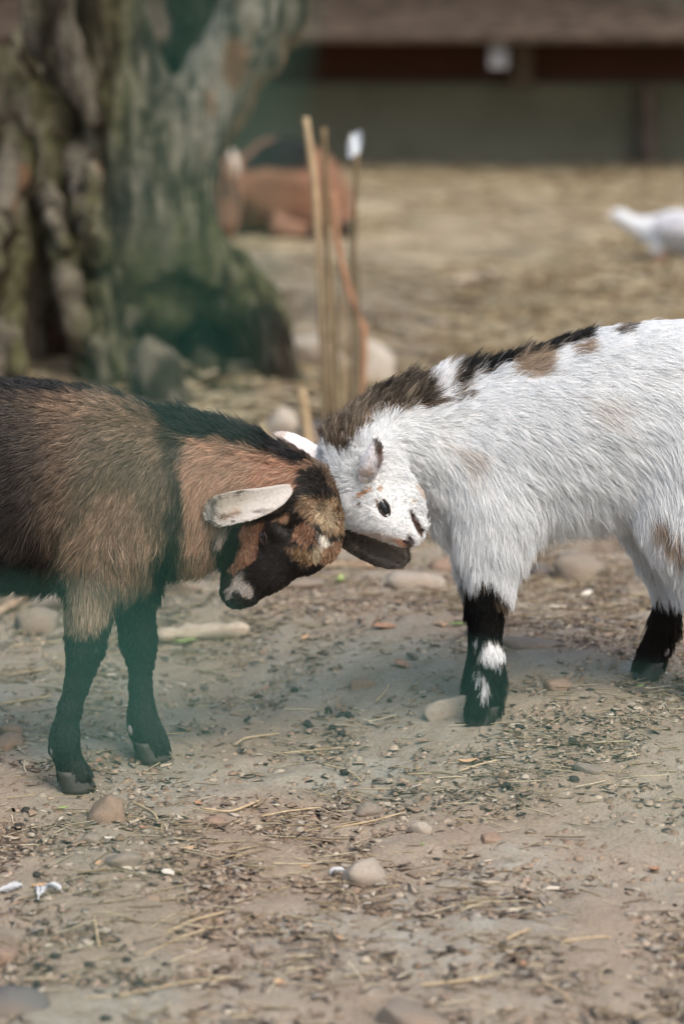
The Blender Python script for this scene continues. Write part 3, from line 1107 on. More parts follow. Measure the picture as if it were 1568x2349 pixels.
    A((22, 22, 21), [(60, 1470), (130, 1395), (165, 1440), (200, 1462), (235, 1425), (262, 1380), (290, 1440), (270, 1850), (60, 1850)], 12, 8)
    A((26, 24, 22), [(258, 1400), (262, 1352), (330, 1340), (380, 1400), (440, 1850), (270, 1850)], 10, 6)
    A((22, 22, 21), [(-600, 1420), (-250, 1420), (-250, 1850), (-600, 1850)], 20, 8)
    # dorsal stripe and crest
    A((26, 26, 26), c1([(-900, 40), (0, 80), (300, 100), (520, 140), (720, 230), (900, 260), (1060, 290), (1250, 390), (1390, 480), (1350, 525), (1230, 478), (1130, 440), (960, 395), (860, 405), (750, 330), (640, 245), (480, 205), (300, 205), (150, 195), (0, 200), (-900, 190)]), 8, 7)
    # head
    A((34, 30, 27), c5([(-20, 640), (120, 560), (640, 400), (830, 360), (980, 150), (1000, -60), (1240, -60), (1320, 120), (1520, 480), (1480, 800), (1300, 1100), (900, 1200), (420, 1560), (60, 1560), (60, 1000)]), 5, 4)
    A((132, 106, 78), c5([(990, 330), (1070, 240), (1220, 290), (1420, 320), (1500, 480), (1440, 640), (1290, 660), (1190, 540), (1060, 430)]), 5, 4)
    A((166, 150, 124), c5([(1180, 360), (1330, 400), (1400, 500), (1300, 640), (1200, 560)]), 7, 5, 0.85)
    A((146, 106, 82), c5([(940, 560), (1080, 495), (1180, 600), (1180, 740), (1060, 790), (930, 720)]), 5, 4)
    A((150, 118, 80), c5([(830, 830), (1000, 800), (1160, 860), (1130, 1010), (960, 980)]), 9, 8, 0.6)
    A((152, 116, 88), c5([(1200, 760), (1440, 700), (1450, 880), (1300, 990), (1110, 990), (1150, 870)]), 7, 5)
    A((226, 220, 206), c5([(1180, 640), (1290, 630), (1340, 750), (1230, 790)]), 5, 4)
    A((200, 188, 160), c5([(1120, 900), (1180, 780), (1230, 800), (1190, 980)]), 6, 4, 0.8)
    A((150, 108, 84), c5([(350, 540), (590, 505), (570, 690), (510, 830), (490, 950), (400, 1020), (250, 1130), (185, 1060), (260, 950), (290, 850), (330, 760), (300, 640)]), 6, 4, 0.95)
    A((200, 160, 128), c5([(690, 490), (890, 415), (915, 480), (860, 505)]), 4, 3, 0.9)
    A((176, 170, 164), c5([(340, 1075), (300, 1180), (340, 1240), (450, 1290), (440, 1340), (350, 1400), (270, 1340), (190, 1370), (175, 1290), (240, 1170)]), 7, 12, 0.85)
    A((196, 180, 168), c5([(60, 580), (200, 560), (140, 700), (40, 800)]), 7, 5, 0.8)
    N, _ = normals(V, Q)
    body = mesh_np('body', V, Q, skin_mat, root, True, coat(V) * 0.75)
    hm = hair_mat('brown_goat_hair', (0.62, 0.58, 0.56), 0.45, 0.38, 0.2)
    ctrl = [(-400, 950, -1, .1, 24), (-300, 1100, -1, .3, 24), (-100, 960, -1, .15, 22), (-100, 1150, -.9, .5, 24), (0, 900, -1, .0, 24), (0, 1000, -1, .25, 22), (0, 1150, -.9, .45, 22), (0, 1300, -.8, .6, 22),
            (150, 930, -1, .1, 20), (150, 1010, -1, .3, 20), (150, 1120, -.8, .6, 22), (100, 1230, -.5, .85, 26), (150, 1180, -.6, .8, 26),
            (250, 960, -1, .3, 19), (330, 985, -.9, .5, 18), (280, 1060, -.8, .6, 20), (330, 1130, -.5, .85, 22), (250, 1160, -.6, .8, 22), (190, 1230, -.75, .7, 32), (160, 1245, -.6, .9, 34), (230, 1260, -.2, 1, 26), (300, 1250, .1, 1, 24),
            (190, 1330, -.1, 1, 24), (240, 1330, .15, 1, 24), (200, 1400, 0, 1, 20), (215, 1440, .05, 1, 14), (350, 1320, 0, 1, 22),
            (390, 1020, -.7, .7, 22), (400, 1120, -.3, 1, 22), (400, 1240, -.1, 1, 24), (450, 1280, .1, 1, 22),
            (470, 1010, -1, .25, 18), (500, 1070, -.9, .45, 18), (450, 1120, -.5, .9, 20), (470, 1210, -.2, 1, 24), (560, 1060, -1, .2, 16), (640, 1070, -.9, .3, 14), (540, 1130, -.8, .55, 15), (500, 1260, 0, 1, 20), (670, 1100, -.8, .5, 12),
            (100, 868, -1, -.1, 20), (250, 895, -1, -.2, 20), (380, 935, -.95, -.4, 24), (450, 960, -.8, -.6, 26), (520, 982, -.7, -.7, 26), (600, 1005, -.7, -.6, 22), (660, 1030, -.8, -.4, 16), (700, 1060, -.8, -.1, 11),
            (735, 1090, -.4, -.9, 12), (760, 1130, -.2, -1, 10), (700, 1150, -.9, .3, 12), (735, 1160, -.8, -.3, 11), (760, 1175, .1, -.7, 11), (745, 1200, .2, .9, 11), (770, 1205, .7, .5, 9), (716, 1215, -.3, .4, 4), (735, 1240, .1, 1, 8), (760, 1260, .2, 1, 6), (725, 1290, 0, 1, 4.5),
            (600, 1160, -.6, .9, 9), (575, 1200, -.5, .9, 8), (540, 1230, -.4, 1, 9), (600, 1240, -.5, .8, 5), (650, 1230, -.5, .7, 4), (650, 1290, -.5, .7, 4), (600, 1320, -.5, .7, 3.5), (560, 1350, -.4, .7, 3), (540, 1300, -.4, .8, 4), (550, 1385, -.3, .7, 2.5), (690, 1300, -.4, .6, 5),
            (195, 1490, 0, 1, 3.5), (170, 1580, -.1, 1, 3), (150, 1680, -.1, 1, 3.5), (165, 1770, .15, 1, 8), (172, 1800, .15, 1, 9), (315, 1420, 0, 1, 4), (322, 1550, 0, 1, 3), (330, 1650, .1, 1, 3.5), (350, 1720, .1, 1, 8), (-420, 1550, 0, 1, 7), (-350, 1300, -.2, 1, 20)]

    def skip(c, px, py):
        w = np.ones(len(px))
        for x, y, rr in ((541, 1363, 12), (560, 1384, 5), (604, 1232, 5)):
            w *= np.where((px - x) ** 2 + (py - y) ** 2 < rr * rr, 0.0, 1.0)
        face = (px > 505) & (px < 790) & (py > 1160)
        w *= np.where(face, 2.2, 1.0)
        w *= np.where(c[:, 2] < 0.016, 0, 1)
        return w

    def crest_only(c, px, py):
        top = 868 + np.clip(px, 0, 700) * 0.245
        return np.where((px > -60) & (px < 720) & (py < top + 45), 1.0, 0.0) * skip(c, px, py)
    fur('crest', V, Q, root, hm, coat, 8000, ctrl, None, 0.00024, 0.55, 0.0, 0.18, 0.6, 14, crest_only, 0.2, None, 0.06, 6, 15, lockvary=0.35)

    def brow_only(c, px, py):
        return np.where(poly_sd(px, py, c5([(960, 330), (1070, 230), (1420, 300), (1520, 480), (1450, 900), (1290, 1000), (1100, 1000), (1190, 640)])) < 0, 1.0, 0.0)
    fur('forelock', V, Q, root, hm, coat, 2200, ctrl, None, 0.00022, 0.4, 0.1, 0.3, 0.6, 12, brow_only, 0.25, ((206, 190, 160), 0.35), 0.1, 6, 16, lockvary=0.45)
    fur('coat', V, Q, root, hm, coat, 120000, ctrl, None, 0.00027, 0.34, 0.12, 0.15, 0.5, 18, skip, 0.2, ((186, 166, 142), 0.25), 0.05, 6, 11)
    # ears: near one hangs back over the neck, far one sticks out under the other kid's face
    s = m_at(YB)
    ec = Coat((192, 186, 178))
    ec.add((182, 170, 150), c5([(0, 240), (250, 190), (460, 230), (300, 420), (60, 480)]), 12, 14, 0.7)
    ec.add((156, 116, 88), c5([(90, 470), (300, 400), (310, 440), (110, 510)]), 5, 6, 0.8)
    ec.add((58, 50, 42), c5([(-40, 280), (70, 240), (70, 400), (36, 600), (-40, 620)]), 7, 6, 0.85)
    ec.add((70, 60, 52), c5([(100, 470), (420, 405), (700, 395), (700, 412), (430, 430), (120, 492)]), 2, 1.5, 0.8)
    path = [at(674, 1114, YB - 0.024), at(656, 1126, YB - 0.038), at(632, 1140, YB - 0.047), at(592, 1154, YB - 0.056), at(540, 1163, YB - 0.060), at(505, 1172, YB - 0.060), at(474, 1182, YB - 0.057)]
    Ve, Fe = ear_mesh(path, [2 * s, 13 * s, 21 * s, 27 * s, 32 * s, 33 * s, 31 * s, 20 * s], (0.1, -0.95, 0.2), -0.45, 0.0010, 0.5)
    ear = mesh_np('ear', Ve, Fe, skin_mat, root, True, ec(Ve) * 0.8)

    def speck(P, rnd):
        c = ec(P, rnd)
        px, py = to_px(P)
        d = vnoise(px / 10, py / 5, 0.5, 3) + 0.4 * vnoise(px / 5, py / 2.6, 0.5, 4)
        k = smooth(0.0, 0.4, d) * (0.35 + 0.65 * smooth(640, 540, px))
        return c * (1 - k[:, None] * np.array([0.70, 0.76, 0.80]))
    fur('ear_fur', Ve, Fe, ear, hm, speck, 12000, None, (-1, -0.25, -0.2, 4.5), 0.00025, 0.25, 0.05, 0.12, 0.3, 12, None, 0.12, None, 0.04, 6, 12)
    ed = Coat((80, 73, 64))
    ed.add((134, 125, 112), [(770, 1185), (860, 1218), (950, 1262), (940, 1276), (850, 1232), (770, 1200)], 4, 4, 0.8)
    ed.add((120, 112, 100), [(780, 1246), (850, 1284), (920, 1312), (925, 1300), (850, 1270), (780, 1234)], 4, 4, 0.7)
    path = [at(764, 1215, YB + 0.050), at(800, 1232, YB + 0.062), at(850, 1250, YB + 0.066), at(895, 1268, YB + 0.066), at(936, 1284, YB + 0.062)]
    Ve, Fe = ear_mesh(path, [20 * s, 28 * s, 36 * s, 39 * s, 34 * s, 22 * s], (-0.1, -0.9, 0.35), -0.55, 0.0011, 0.4)
    ear = mesh_np('ear', Ve, Fe, skin_mat, root, True, ed(Ve) * 0.8)
    fur('ear_fur', Ve, Fe, ear, hm, ed, 8000, None, (1, 0, -0.35, 6.5), 0.00025, 0.4, 0.05, 0.3, 0.6, 20, None, 0.3, None, 0.05, 6, 13, lockvary=0.45)
    eye(root, V, N, 604, 1232, 7, 16, -0.15, YB, 0.55)
    # hooves, dewclaws
    for x, yb, Y in ((176, 1817, YB - 0.055), (352, 1748, YB + 0.055)):
        c = at(x, yb, Y)
        c[2] = float(gz(c[0], c[1])) - 0.001
        hoof(root, c, 1, hoof_mat, 1.08)
    for s_ in (-1, 1):
        c = at(-385, 1790, YB + 0.055 * s_)
        c[2] = -0.001
        hoof(root, c, 1, hoof_mat, 1.08)
    for x, y, Y, dy in ((124, 1724, YB - 0.055, -0.006), (302, 1674, YB + 0.055, -0.008)):
        c = at(x, y, Y + dy)
        ellipsoid('dewclaw', c, [np.array([0.0048, 0, 0]), np.array([0, 0.0045, 0]), np.array([-0.001, 0, 0.0075])], claw_mat, root)
    # dark open nostril
    for px, py, ax in ((541, 1363, (0.0052, 0.0028, 0.0038)),):
        p, n = surf(V, N, px, py, 5)
        ellipsoid('nostril', p - n * 0.0012, [np.array([ax[0], 0, 0]), np.array([0, ax[1], 0]), np.array([0.001, 0, ax[2]])], nostril_m, root)
    return V, N


# ---------------------------------------------------------------- the white kid
def build_white():
    YW = 3.065
    base = at(1300, 1100, YW)
    base[2] = 0.04
    root = empty('goat', base, 'shaggy white goat kid with brown mane and black legs tucking its chin', 'goat', 'goat kids butting heads')
    f = Field(0.0034)
    ch = f.chain
    ch([(1075, 1055, 150), (1160, 1030, 172), (1300, 998, 188), (1430, 966, 198), (1550, 955, 200), (1660, 978, 178), (1720, 1010, 140)], YW, 0.72, 0.03)
    ch([(1045, 1095, 92), (1085, 1130, 104), (1180, 1100, 96)], YW + 0.005, 0.66, 0.03)
    ch([(1110, 1030, 158), (990, 1015, 120, -0.015), (905, 1008, 92, -0.045), (850, 1022, 76, -0.075)], YW, 0.58, 0.03)
    YH = YW - 0.092
    ch([(835, 1045, 72), (815, 1085, 66), (826, 1112, 68)], YH, 0.9, 0.015)
    ch([(800, 1035, 52), (782, 1060, 40)], YH + 0.01, 0.8, 0.02)
    ch([(842, 1140, 70), (876, 1163, 62), (910, 1194, 47), (936, 1216, 35)], YH, 0.78, 0.015)
    ch([(880, 1104, 56), (908, 1134, 40), (938, 1180, 25)], YH, 0.62, 0.02)
    ch([(930, 1226, 27), (948, 1222, 27)], YH, 0.95, 0.008)
    ch([(950, 1190, 17), (966, 1204, 13)], YH, 1.4, 0.006)
    ch([(858, 1142, 15, -0.0245), (862, 1166, 12, -0.026)], YH, 0.6, 0.010)
    ch([(881, 1163, 19, -0.0285)], YH, 0.45, 0.006, 'sub')
    ch([(938, 1170, 3.0, -0.0135), (950, 1190, 5.0, -0.0145), (961, 1210, 6.0, -0.013), (972, 1222, 5, -0.004)], YH, 1.6, 0.003, 'sub')
    ch([(936, 1230, 4.5, -0.0125), (943, 1240, 5, -0.011)], YH, 0.9, 0.003, 'sub')
    # near front leg
    ch([(1122, 1080, 92, -0.035), (1135, 1170, 80, -0.05), (1132, 1250, 56, -0.055), (1126, 1320, 40, -0.058)], YW, 0.6, 0.03)
    ch([(1126, 1310, 42), (1122, 1375, 33), (1121, 1432, 23), (1121, 1470, 21), (1124, 1507, 24), (1120, 1545, 27), (1112, 1590, 27), (1107, 1628, 32), (1106, 1642, 33)], YW - 0.055, 0.85, 0.012)
    # far front leg, almost hidden by it
    ch([(1110, 1180, 80, -0.01), (1108, 1260, 55), (1102, 1330, 36), (1104, 1400, 30), (1108, 1440, 25), (1110, 1480, 28), (1108, 1530, 30), (1106, 1560, 32), (1104, 1590, 33)], YW + 0.06, 0.75, 0.015)
    # hind legs
    ch([(1580, 1080, 130, -0.02), (1490, 1190, 62, -0.005), (1516, 1280, 38), (1533, 1360, 25), (1524, 1432, 27), (1502, 1489, 23), (1488, 1522, 24), (1482, 1540, 28)], YW + 0.07, 0.7, 0.02)
    ch([(1650, 1080, 130), (1600, 1200, 92), (1660, 1310, 52), (1710, 1400, 40), (1706, 1450, 36), (1690, 1520, 30), (1680, 1590, 33), (1672, 1632, 36)], YW - 0.06, 0.6, 0.06)
    ch([(1810, 900, 20), (1790, 930, 28), (1760, 960, 34)], YW, 0.7, 0.02)
    V, Q = f.build()
    N, _ = normals(V, Q)
    coat = Coat((235, 238, 239))
    A = coat.add
    A((104, 91, 78), c2([(70, 620), (130, 440), (250, 360), (440, 270), (560, 270), (640, 340), (670, 400), (560, 440), (480, 455), (310, 500), (250, 550), (190, 640), (120, 630)]), 6, 6)
    A((58, 52, 46), c2([(230, 420), (440, 310), (600, 320), (660, 400), (540, 430), (470, 445), (280, 480)]), 12, 10, 0.85)
    A((240, 242, 244), c2([(460, 250), (545, 260), (600, 340), (640, 405), (560, 425), (500, 360)]), 6, 5)
    A((34, 36, 36), c2([(545, 250), (700, 200), (780, 240), (860, 140), (960, 170), (1060, 150), (1180, 110), (1180, 170), (1060, 195), (1010, 240), (900, 300), (850, 290), (780, 305), (700, 335), (650, 370), (590, 345)]), 6, 6)
    A((158, 140, 120), c2([(820, 300), (900, 240), (1010, 225), (1025, 295), (920, 320), (850, 315)]), 7, 7, 0.9)
    A((150, 128, 106), c2([(1085, 195), (1180, 168), (1170, 222), (1105, 238)]), 5, 5, 0.85)
    A((60, 56, 52), c2([(1250, 135), (1370, 70), (1360, 112), (1300, 150)]), 4, 4, 0.9)
    A((214, 204, 192), c2([(600, 590), (720, 600), (760, 660), (700, 720), (640, 660)]), 14, 12, 0.5)
    A((216, 206, 194), c2([(1130, 420), (1280, 400), (1320, 520), (1180, 520)]), 20, 14, 0.35)
    # face marks
    A((190, 150, 116), c2([(244, 800), (285, 768), (292, 776), (262, 804)]), 3, 2)
    A((200, 168, 138), c2([(322, 768), (334, 768), (334, 780), (322, 780)]), 2.5, 1, 0.9)
    A((60, 54, 50), c2([(246, 826), (260, 828), (258, 844), (246, 842)]), 2.5, 1, 0.9)
    A((96, 70, 52), c2([(310, 818), (318, 820), (318, 846), (311, 846)]), 2, 1, 0.9)
    A((200, 176, 150), c2([(462, 742), (478, 750), (488, 790), (476, 790)]), 4, 2, 0.6)
    A((206, 186, 162), c2([(448, 820), (466, 820), (464, 834), (450, 834)]), 3, 2, 0.5)
    A((196, 172, 152), c2([(200, 930), (330, 950), (440, 990), (470, 1010), (420, 1012), (330, 985), (240, 960)]), 7, 4, 0.65)
    A((200, 150, 124), c2([(380, 975), (430, 985), (440, 1010), (410, 1010)]), 4, 2, 0.8)
    A((70, 52, 46), c2([(448, 862), (482, 900), (504, 945), (498, 978), (474, 942), (455, 900)]), 2, 1, 1.0)
    A((60, 50, 44), c2([(445, 955), (470, 990), (450, 1015), (430, 1005)]), 3, 1.5, 0.9)
    # legs
    A((28, 28, 27), c2([(660, 1130), (700, 1150), (760, 1120), (830, 1180), (880, 1250), (900, 1700), (640, 1780)]), 8, 8)
    A((150, 132, 108), c2([(790, 1170), (860, 1220), (840, 1290), (800, 1240)]), 8, 6, 0.45)
    A((240, 242, 244), c2([(738, 1430), (752, 1396), (805, 1382), (850, 1478), (812, 1470), (790, 1480), (760, 1462), (740, 1475)]), 3, 4)
    A((240, 242, 244), c2([(708, 1392), (728, 1372), (726, 1420), (712, 1420)]), 3, 2)
    A((236, 238, 240), c2([(710, 1505), (745, 1525), (772, 1560), (758, 1602), (735, 1600), (748, 1562), (722, 1530)]), 2.5, 2)
    A((40, 34, 29), [(1400, 1380), (1490, 1368), (1530, 1374), (1580, 1380), (1600, 1700), (1400, 1700)], 7, 6)
    A((34, 32, 30), [(1600, 1440), (1800, 1440), (1800, 1720), (1600, 1720)], 8, 6)
    A((128, 104, 84), c2([(1440, 860), (1500, 850), (1560, 920), (1570, 1060), (1500, 1010), (1470, 930)]), 10, 8, 0.8)
    body = mesh_np('body', V, Q, skin_mat, root, True, coat(V) * np.array([0.92, 0.89, 0.87]))
    hm = hair_mat('white_goat_hair', (1.0, 0.98, 0.96), 0.2, 0.5, 0.45)
    ctrl = [(790, 960, .1, -1, 19.7), (850, 930, .25, -1, 23.8), (920, 900, .35, -1, 27.7), (1000, 880, .45, -1, 30.4), (1060, 860, .55, -.9, 27.7), (1120, 840, .7, -.7, 25.1), (1180, 815, .85, -.55, 23.8), (1260, 800, 1, -.3, 23), (1350, 785, 1, -.25, 21.3), (1450, 765, 1, -.15, 21.3), (1560, 765, 1, .05, 21.3), (1680, 830, .9, .5, 21.3),
            (1000, 940, .7, -.4, 21.1), (1080, 920, .8, -.2, 19.8), (900, 960, .4, -.6, 21.3), (850, 985, .2, -.8, 19.7),
            (1150, 930, 1, .1, 23), (1250, 900, 1, .1, 21.3), (1400, 880, 1, .1, 21.3), (1550, 900, 1, .25, 23), (1200, 1000, 1, .2, 24.6), (1350, 1000, 1, .2, 24.6), (1480, 1000, .9, .4, 24.6), (1560, 1050, .4, 1, 27.9), (1640, 1000, .5, .9, 26.2),
            (1200, 1090, .9, .5, 24.6), (1300, 1090, .95, .4, 24.6), (1400, 1090, .9, .5, 24.6), (1200, 1150, .5, .9, 24.6), (1270, 1160, .4, 1, 24.6), (1340, 1160, .5, .9, 24.6), (1420, 1140, .7, .7, 24.6), (1250, 1190, .25, 1, 26.2), (1380, 1175, .5, 1, 24.6),
            (930, 1000, .8, .2, 18), (980, 1050, .7, .6, 21.3), (1000, 1120, .4, 1, 21.8), (1040, 1080, .6, .8, 24.6), (1080, 1010, .9, .4, 23), (1000, 1190, .15, 1, 26.8), (1040, 1230, .1, 1, 28.2), (970, 1140, .2, 1, 13.9),
            (1120, 1120, .5, .9, 21.8), (1130, 1200, .25, 1, 24.3), (1100, 1270, .0, 1, 24.3), (1160, 1280, .3, 1, 25.6), (1140, 1330, .25, 1, 23), (1100, 1340, .05, 1, 18),
            (1120, 1390, .15, 1, 10), (1122, 1450, .15, 1, 9), (1125, 1510, .15, 1, 11), (1140, 1560, .4, 1, 17), (1085, 1570, -.45, 1, 17), (1110, 1620, 0, 1, 13), (1105, 1650, 0, 1, 9),
            (1470, 1190, .2, 1, 23), (1500, 1260, .15, 1, 19.7), (1530, 1340, .05, 1, 18), (1520, 1420, .1, 1, 13), (1490, 1500, -.1, 1, 12), (1485, 1545, -.1, 1, 8), (1590, 1160, .1, 1, 32.8), (1620, 1260, .2, 1, 24.6), (1700, 1420, 0, 1, 14),
            (760, 1040, -.25, -1, 19.7), (800, 1010, .05, -1, 23), (790, 1075, -.4, -.8, 15), (830, 1065, .3, -.6, 12.3), (780, 1110, -.9, -.1, 12.3), (800, 1150, -.8, .5, 11.4), (830, 1120, -.7, .1, 10.5), (790, 1180, -.7, .5, 11.4), (840, 1190, -.6, .5, 7.9), (860, 1130, -.5, -.3, 6.82), (810, 1210, -.5, .8, 8.78),
            (880, 1095, .4, -.4, 6.82), (910, 1110, .6, -.2, 5.85), (930, 1080, .7, .2, 9.1), (880, 1138, -.2, -.6, 2.25), (862, 1160, -.5, -.2, 2.43), (897, 1155, .3, -.5, 2.25), (884, 1190, -.2, .6, 1.5), (890, 1190, -.4, .3, 1.95), (915, 1170, -.1, -.5, 1.69), (910, 1140, .4, -.4, 3.9), (940, 1160, .3, -.4, 3.41), (925, 1215, -.3, -.2, 1.5), (900, 1210, -.4, .3, 1.62), (950, 1230, -.2, -.3, 1.5), (960, 1195, 0, -.4, 1.5), (955, 1130, .5, .3, 8.77), (880, 1228, -.5, .3, 3.25)]

    def skip(c, px, py):
        w = np.ones(len(px))
        near = c[:, 1] < YH
        w *= np.where(near & (((px - 880) / 14) ** 2 + ((py - 1164) / 24) ** 2 < 1), 0.0, 1.0)
        for x, y, rr in ((939, 1236, 7), (962, 1210, 7), (951, 1191, 6), (941, 1175, 4)):
            w *= np.where(near & ((px - x) ** 2 + (py - y) ** 2 < rr * rr), 0.0, 1.0)
        face = (px < 975) & (py > 1080) & (px > 740)
        w *= np.where(face, 2.2, 1.0)
        w *= np.where(c[:, 2] < gz(c[:, 0], c[:, 1]) + 0.012, 0, 1)
        return w

    mane_poly = c2([(60, 640), (120, 430), (250, 340), (540, 230), (860, 120), (1180, 90), (1180, 150), (1010, 210), (880, 260), (650, 350), (480, 410), (310, 460), (180, 620)])

    def mane_only(c, px, py):
        return np.where(poly_sd(px, py, mane_poly) < 0, 1.0, 0.0)
    lock_poly = [(735, 1000), (830, 1000), (840, 1070), (846, 1150), (850, 1215), (800, 1225), (770, 1170), (740, 1090)]

    def lock_only(c, px, py):
        return np.where(poly_sd(px, py, lock_poly) < 0, 1.0, 0.0)

    def locks(P, rnd):
        c = coat(P, rnd)
        px, py = to_px(P)
        k = smooth(0.15, 0.6, vnoise(px / 16, py / 9, 0.4, 15))[:, None] * 0.35
        return c * (1 - k) + c * lin((196, 178, 156)) * k
    fur('forelock', V, Q, root, hm, locks, 3800, ctrl, None, 0.00026, 0.6, 0.1, 0.25, 0.75, 20, lock_only, 0.08, None, 0.1, 6, 25, lockvary=0.14)
    fur('mane', V, Q, root, hm, coat, 9000, ctrl, None, 0.00026, 0.6, 0.0, 0.14, 0.7, 18, mane_only, 0.16, ((206, 192, 170), 0.5), 0.06, 6, 24, lockvary=0.45)
    fur('coat', V, Q, root, hm, coat, 125000, ctrl, None, 0.00027, 0.40, 0.22, 0.15, 0.5, 18, skip, 0.08, ((196, 176, 150), 0.4), 0.08, 6, 21, lockvary=0.04)
    s = m_at(YH)
    # far ear lies behind the brown kid's crest
    ew = Coat((234, 236, 238))
    ew.add((150, 136, 118), [(620, 990), (660, 990), (645, 1020), (620, 1020)], 6, 4, 0.7)
    path = [at(800, 1100, YH + 0.045), at(748, 1074, YH + 0.062), at(706, 1038, YH + 0.068), at(668, 1012, YH + 0.068), at(628, 996, YH + 0.064)]
    Ve, Fe = ear_mesh(path, [20 * s, 32 * s, 36 * s, 32 * s, 24 * s, 12 * s], (0.1, -0.85, 0.5), 0.4, 0.0013)
    ear = mesh_np('ear', Ve, Fe, skin_mat, root, True, ew(Ve) * np.array([0.9, 0.84, 0.82]))
    fur('ear_fur', Ve, Fe, ear, hm, ew, 6000, None, (-0.9, 0, 0.5, 4), 0.00025, 0.3, 0.05, 0.15, 0.3, 12, None, 0.06, None, 0.05, 6, 22)
    # near ear: a small curled funnel with a dark rim and a pink inside
    en = Coat((236, 236, 236))
    en.add((84, 72, 58), [(852, 1000), (890, 1000), (890, 1052), (862, 1050), (858, 1024)], 3, 3, 0.9)
    en.add((126, 84, 72), [(863, 1046), (874, 1036), (874, 1074), (862, 1080)], 3, 2, 0.7)
    en.add((190, 168, 146), [(820, 1086), (850, 1076), (856, 1092), (830, 1102)], 4, 3, 0.6)
    path = [at(828, 1098, YH - 0.040), at(838, 1078, YH - 0.050), at(847, 1055, YH - 0.055), at(854, 1035, YH - 0.056), at(860, 1016, YH - 0.053)]
    Ve, Fe = ear_mesh(path, [22 * s, 28 * s, 30 * s, 27 * s, 21 * s, 13 * s], (-0.75, -0.62, 0.15), 1.05, 0.0014)
    ear = mesh_np('ear', Ve, Fe, skin_mat, root, True, en(Ve) * np.array([0.92, 0.84, 0.82]))
    fur('ear_fur', Ve, Fe, ear, hm, en, 6000, None, (0.3, 0, 1, 8), 0.00025, 0.5, 0.0, 0.25, 0.5, 14, None, 0.08, None, 0.06, 6, 23)
    eye(root, V, N, 880, 1164, 11.5, 22, -0.42, YH, 0.30)
    for x, yb, Y in ((1106, 1661, YW - 0.055), (1104, 1612, YW + 0.06), (1482, 1560, YW + 0.07), (1668, 1655, YW - 0.06)):
        c = at(x, yb, Y)
        c[2] = float(gz(c[0], c[1])) - 0.002
        hoof(root, c, -1, hoof_mat, 1.0)
    for x, y, Y, dy in ((1543, 1500, YW + 0.07, -0.010), (1548, 1492, YW + 0.07, 0.008)):
        c = at(x - 16, y - 4, Y + dy)
        ellipsoid('dewclaw', c, [np.array([0.0040, 0, 0]), np.array([0, 0.004, 0]), np.array([0.001, 0, 0.006])], claw_mat, root)
    for px, py, ax in ((936, 1243, (0.0062, 0.008, 0.0045)),):
        p, n = surf(V, N, px, py, 8)
        ellipsoid('nose', p - n * 0.0045, [np.array([ax[0], 0, 0]), np.array([0, ax[1], 0]), np.array([0, 0, ax[2]])], nose_m, root)
    return V, N


build_brown()
build_white()


# ================================================================ animals in the background
def build_lying_goat():
    Y = 9.35
    base = on_ground(660, 547)
    root = empty('goat', base, 'reddish brown goat with a black saddle lying on the hay beside the canes', 'goat')
    Y = base[1] + 0.12
    f = Field(0.014)
    ch = f.chain
    ch([(575, 455, 78), (640, 425, 104), (695, 440, 96), (745, 475, 60), (772, 505, 32)], Y, 0.8, 0.05)
    ch([(600, 440, 60), (560, 420, 52), (530, 400, 42)], Y - 0.08, 0.8, 0.05)
    ch([(516, 410, 40), (512, 460, 40), (514, 505, 30), (520, 528, 24)], Y - 0.20, 0.9, 0.03)
    ch([(640, 520, 28), (690, 530, 18), (722, 536, 13)], Y - 0.16, 0.9, 0.03)
    ch([(740, 500, 40), (785, 520, 18), (798, 532, 14)], Y - 0.06, 0.9, 0.03)
    V, Q = f.build()
    coat = Coat((126, 93, 73))
    coat.add((132, 102, 84), [(480, 470), (560, 470), (700, 480), (700, 560), (480, 560)], 22, 12, 0.7)
    coat.add((92, 66, 48), [(560, 400), (640, 400), (720, 430), (660, 450), (600, 440)], 18, 10, 0.7)
    coat.add((16, 14, 12), [(548, 392), (562, 358), (640, 305), (712, 320), (715, 396), (640, 390)], 7, 6)
    coat.add((28, 24, 20), [(482, 330), (505, 340), (512, 400), (490, 412), (478, 400)], 5, 4)
    coat.add((28, 24, 20), [(496, 395), (510, 395), (516, 455), (500, 468)], 4, 3)
    coat.add((28, 24, 20), [(520, 395), (532, 400), (548, 462), (540, 468), (528, 440)], 4, 3)
    coat.add((20, 22, 22), [(702, 520), (740, 520), (740, 560), (702, 560)], 4, 2)
    coat.add((20, 22, 22), [(782, 505), (815, 505), (815, 550), (782, 550)], 4, 2)
    coat.add((104, 62, 40), [(500, 515), (540, 515), (540, 550), (500, 550)], 8, 4, 0.8)
    fm = attr_mat('short_goat_coat', 0.8, 50, 0.2, 0.4, 0.006)
    mesh_np('body', V, Q, fm, root, True, coat(V))
    s = m_at(Y)
    for p, q in (((530, 345), (542, 405)), ((498, 348), (480, 395))):
        Ya = Y - 0.21
        path = [at(p[0], p[1], Ya), at((p[0] + q[0]) / 2 + 3, (p[1] + q[1]) / 2, Ya - 0.03), at(q[0], q[1], Ya - 0.03)]
        Ve, Fe = ear_mesh(path, [6 * s, 10 * s, 11 * s, 7 * s, 3 * s], (0.2, -1, 0.1), 0.3, 0.005)
        mesh_np('ear', Ve, Fe, fm, root, True, np.broadcast_to(lin((190, 176, 160)), Ve.shape))
    # a thin black strip of eye on each side of the face
    N, _ = normals(V, Q)
    for x in (500, 530):
        p, n = surf(V, N, x, 448, 6)
        ellipsoid('eye', p - n * 0.006, [np.array([0.012, 0, 0]), np.array([0, 0.010, 0]), np.array([0, 0, 0.010])], eye_m, root, 10, 6)


